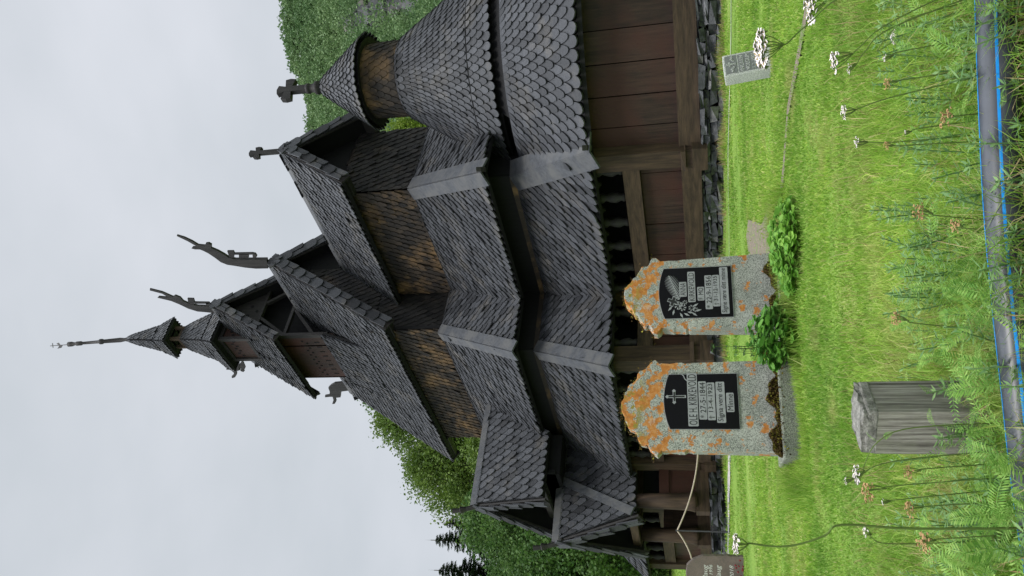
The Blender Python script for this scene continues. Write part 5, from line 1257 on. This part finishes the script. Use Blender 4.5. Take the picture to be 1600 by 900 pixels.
# ---- grass
def gz_np(x, y):
    z = .17+.012*np.maximum(0, 10-x); z = np.minimum(z, .42); d = (x-CAM.x)*-0.7595+(y-CAM.y)*0.6505
    z = np.where(d < 1.30, z-np.minimum(1.0, (1.30-d)*3.2), z); z = z+np.minimum(3.2, np.maximum(0, d-27)*.16)*np.clip((-2-((x-CAM.x)*0.6505+(y-CAM.y)*0.7595))/5, 0, 1); return z+.02*np.sin(x*1.3)*np.cos(y*1.1)
def grass(name, label, n, d0, d1, powr, hfun, wfun, mat, lean=.5, spread=.56, sx0=.9, seed=1, filt=True, curl=.6, narrow=None):
    g = np.random.default_rng(seed); q = g.uniform(0, 1, n); p1 = 1-powr
    d = (d0**p1+(d1**p1-d0**p1)*q)**(1/p1); s_ = g.uniform(-1, 1, n)*(spread*d+sx0)
    x = CAM.x+FAX*d+SX*s_; y = CAM.y+FAY*d+SY*s_
    keep = ~(((y > -5.95) & (x < 10.1) & (x > -4.6)) | ((x-AX)**2+y**2 < 4.6**2) | ((abs(x-.6) < 1.2) & (y > -7.1)))
    if filt:
        poly = np.array(DIRT); ins = np.zeros(n, bool); j = len(poly)-1
        for i in range(len(poly)):
            c = ((poly[i, 1] > y) != (poly[j, 1] > y)) & (x < (poly[j, 0]-poly[i, 0])*(y-poly[i, 1])/(poly[j, 1]-poly[i, 1]+1e-9)+poly[i, 0]); ins ^= c; j = i
        keep &= ~(ins & (g.uniform(0, 1, n) > .12))
        for line, wd_, kp in ((WORN, .09, .25), (GR, .75, .06), (PATH_LINE, .07, .05)):
            for i in range(len(line)-1):
                ax, ay = line[i]; bx, by = line[i+1]; L2 = (bx-ax)**2+(by-ay)**2; t_ = np.clip(((x-ax)*(bx-ax)+(y-ay)*(by-ay))/L2, 0, 1)
                dd = np.hypot(x-ax-t_*(bx-ax), y-ay-t_*(by-ay)); keep &= ~((dd < wd_*.5*(1+.5*np.sin(x*9+y*7))) & (g.uniform(0, 1, n) > kp))
        for t_, rr in ((anna, .3), (ole, .34)):
            c, sn = cos(-t_.rotation_euler[2]), sin(-t_.rotation_euler[2]); lx = (x-t_.location.x)*c-(y-t_.location.y)*sn; ly = (x-t_.location.x)*sn+(y-t_.location.y)*c
            keep &= ~((abs(lx) < rr+.05) & (abs(ly) < .2))
    x, y, d = x[keep], y[keep], d[keep]; n = len(x); z = gz_np(x, y)-.004
    tuft = .75+.35*np.sin(x*3.1+np.sin(y*2.3)*2)*np.sin(y*3.7+1)+.2*np.sin(x*11)*np.sin(y*13)
    h = hfun(d, g.uniform(.5, 1.15, n))*np.clip(tuft, .45, 1.3); wv = wfun(d)*g.uniform(.6, 1.2, n)
    a = g.uniform(0, 2*pi, n); b_ = g.uniform(0, 2*pi, n); ln = g.uniform(.1, 1, n)*lean
    wx, wy = np.cos(a)*wv/2, np.sin(a)*wv/2; lx, ly = np.cos(b_)*ln*h, np.sin(b_)*ln*h
    P = np.empty((n, 5, 3)); P[:, 0] = np.stack([x-wx, y-wy, z], 1); P[:, 1] = np.stack([x+wx, y+wy, z], 1)
    mx_, my_, mz_ = x+lx*.35, y+ly*.35, z+h*.6
    P[:, 2] = np.stack([mx_+wx*.8, my_+wy*.8, mz_], 1); P[:, 3] = np.stack([mx_-wx*.8, my_-wy*.8, mz_], 1)
    P[:, 4] = np.stack([x+lx*(1+curl*.3), y+ly*(1+curl*.3), z+h*(1-ln*.25*curl)], 1)
    k = (np.arange(n)*5)[:, None]; f_ = np.concatenate([k+np.array([[0, 1, 2]]), k+np.array([[0, 2, 3]]), k+np.array([[3, 2, 4]])])
    o = np_mesh(name, P.reshape(-1, 3), f_, mat); kind(o, 'stuff', label); return o
grass('lawn_grass', 'short bright green grass of the churchyard lawn', 430000, 1.5, 17, 1.25, lambda d, r: r*(.034+.0012*d), lambda d: np.maximum(.0028, .0016*d), M['grass'], lean=.8)
grass('lawn_grass', 'far lawn grass beyond the church and graves', 60000, 16, 45, .99, lambda d, r: r*.07, lambda d: .0022*d, M['grass'], lean=.8, seed=2, spread=.5)
grass('bank_grass', 'longer loose grass blades on the bank between the pipe and the lawn', 24000, 1.43, 3.0, 1.8, lambda d, r: r*np.clip(.15-.035*(d-1.3), .05, .15), lambda d: .0028+0*d, M['grass'], lean=1.1, seed=3, sx0=.3)
grass('bank_grass', 'rank grass and stalks overhanging the near side of the pipe', 420, 1.02, 1.26, .99, lambda d, r: r*.14, lambda d: .0035+0*d, M['weed'], lean=1.1, seed=4, sx0=.2)
grass('dry_grass', 'dry straw-coloured blades scattered through the bank grass', 5000, 1.35, 3.4, 1.6, lambda d, r: r*.13, lambda d: .002+0*d, M['straw'], lean=1.2, seed=5, sx0=.3)
# rank grass at the plinths and along the footing of the church
g = np.random.default_rng(8)
def tufts(name, label, pts, n, h, wv, mat, sp, seed):
    g = np.random.default_rng(seed); i = g.integers(0, len(pts)-1, n); q = g.uniform(0, 1, n); A = np.array(pts)
    x = A[i, 0]+(A[i+1, 0]-A[i, 0])*q+g.normal(size=n)*sp; y = A[i, 1]+(A[i+1, 1]-A[i, 1])*q+g.normal(size=n)*sp; z = gz_np(x, y)
    hh = h*g.uniform(.4, 1.1, n)*(.7+.4*np.sin(x*5)); a = g.uniform(0, 2*pi, n); b_ = g.uniform(0, 2*pi, n); l_ = g.uniform(.1, .9, n)*hh
    wx, wy = np.cos(a)*wv/2, np.sin(a)*wv/2; P = np.empty((n, 3, 3)); P[:, 0] = np.stack([x-wx, y-wy, z], 1); P[:, 1] = np.stack([x+wx, y+wy, z], 1); P[:, 2] = np.stack([x+np.cos(b_)*l_, y+np.sin(b_)*l_, z+hh], 1)
    o = np_mesh(name, P.reshape(-1, 3), np.arange(n*3).reshape(n, 3), mat); kind(o, 'stuff', label)
def front_line(t, hw, off):
    r = t.rotation_euler[2]; e_ = V((cos(r), sin(r))); b_ = V((-sin(r), cos(r))); c = V((t.location.x, t.location.y))
    return [tuple(c-e_*hw*1.1+b_*.2), tuple(c-e_*hw*1.15-b_*off), tuple(c+e_*hw*1.15-b_*off), tuple(c+e_*hw*1.1+b_*.2)]
tufts('plinth_grass', 'long fine grass hanging round the plinth of the gravestone with the thin cross', front_line(ole, .38, .32), 9000, .17, .0065, M['grass'], .07, 1)
tufts('plinth_grass', 'long fine grass round the plinth of the gravestone with the palm leaf', front_line(anna, .38, .36), 8000, .15, .0065, M['grass'], .08, 2)
foot = [(1.9, -6.25), (6.4, -6.2), (6.5, -4.9), (10.2, -4.85)]+[(AX+5.0*cos(t_), 5.0*sin(t_)) for t_ in [radians(-70+i*8) for i in range(12)]]
tufts('footing_grass', 'pale dry and green grass fringing the slate footing of the church', foot, 5000, .16, .012, M['straw'], .12, 3)
tufts('footing_grass', 'green weeds fringing the slate footing of the church', foot, 7000, .14, .014, M['grass'], .16, 4)
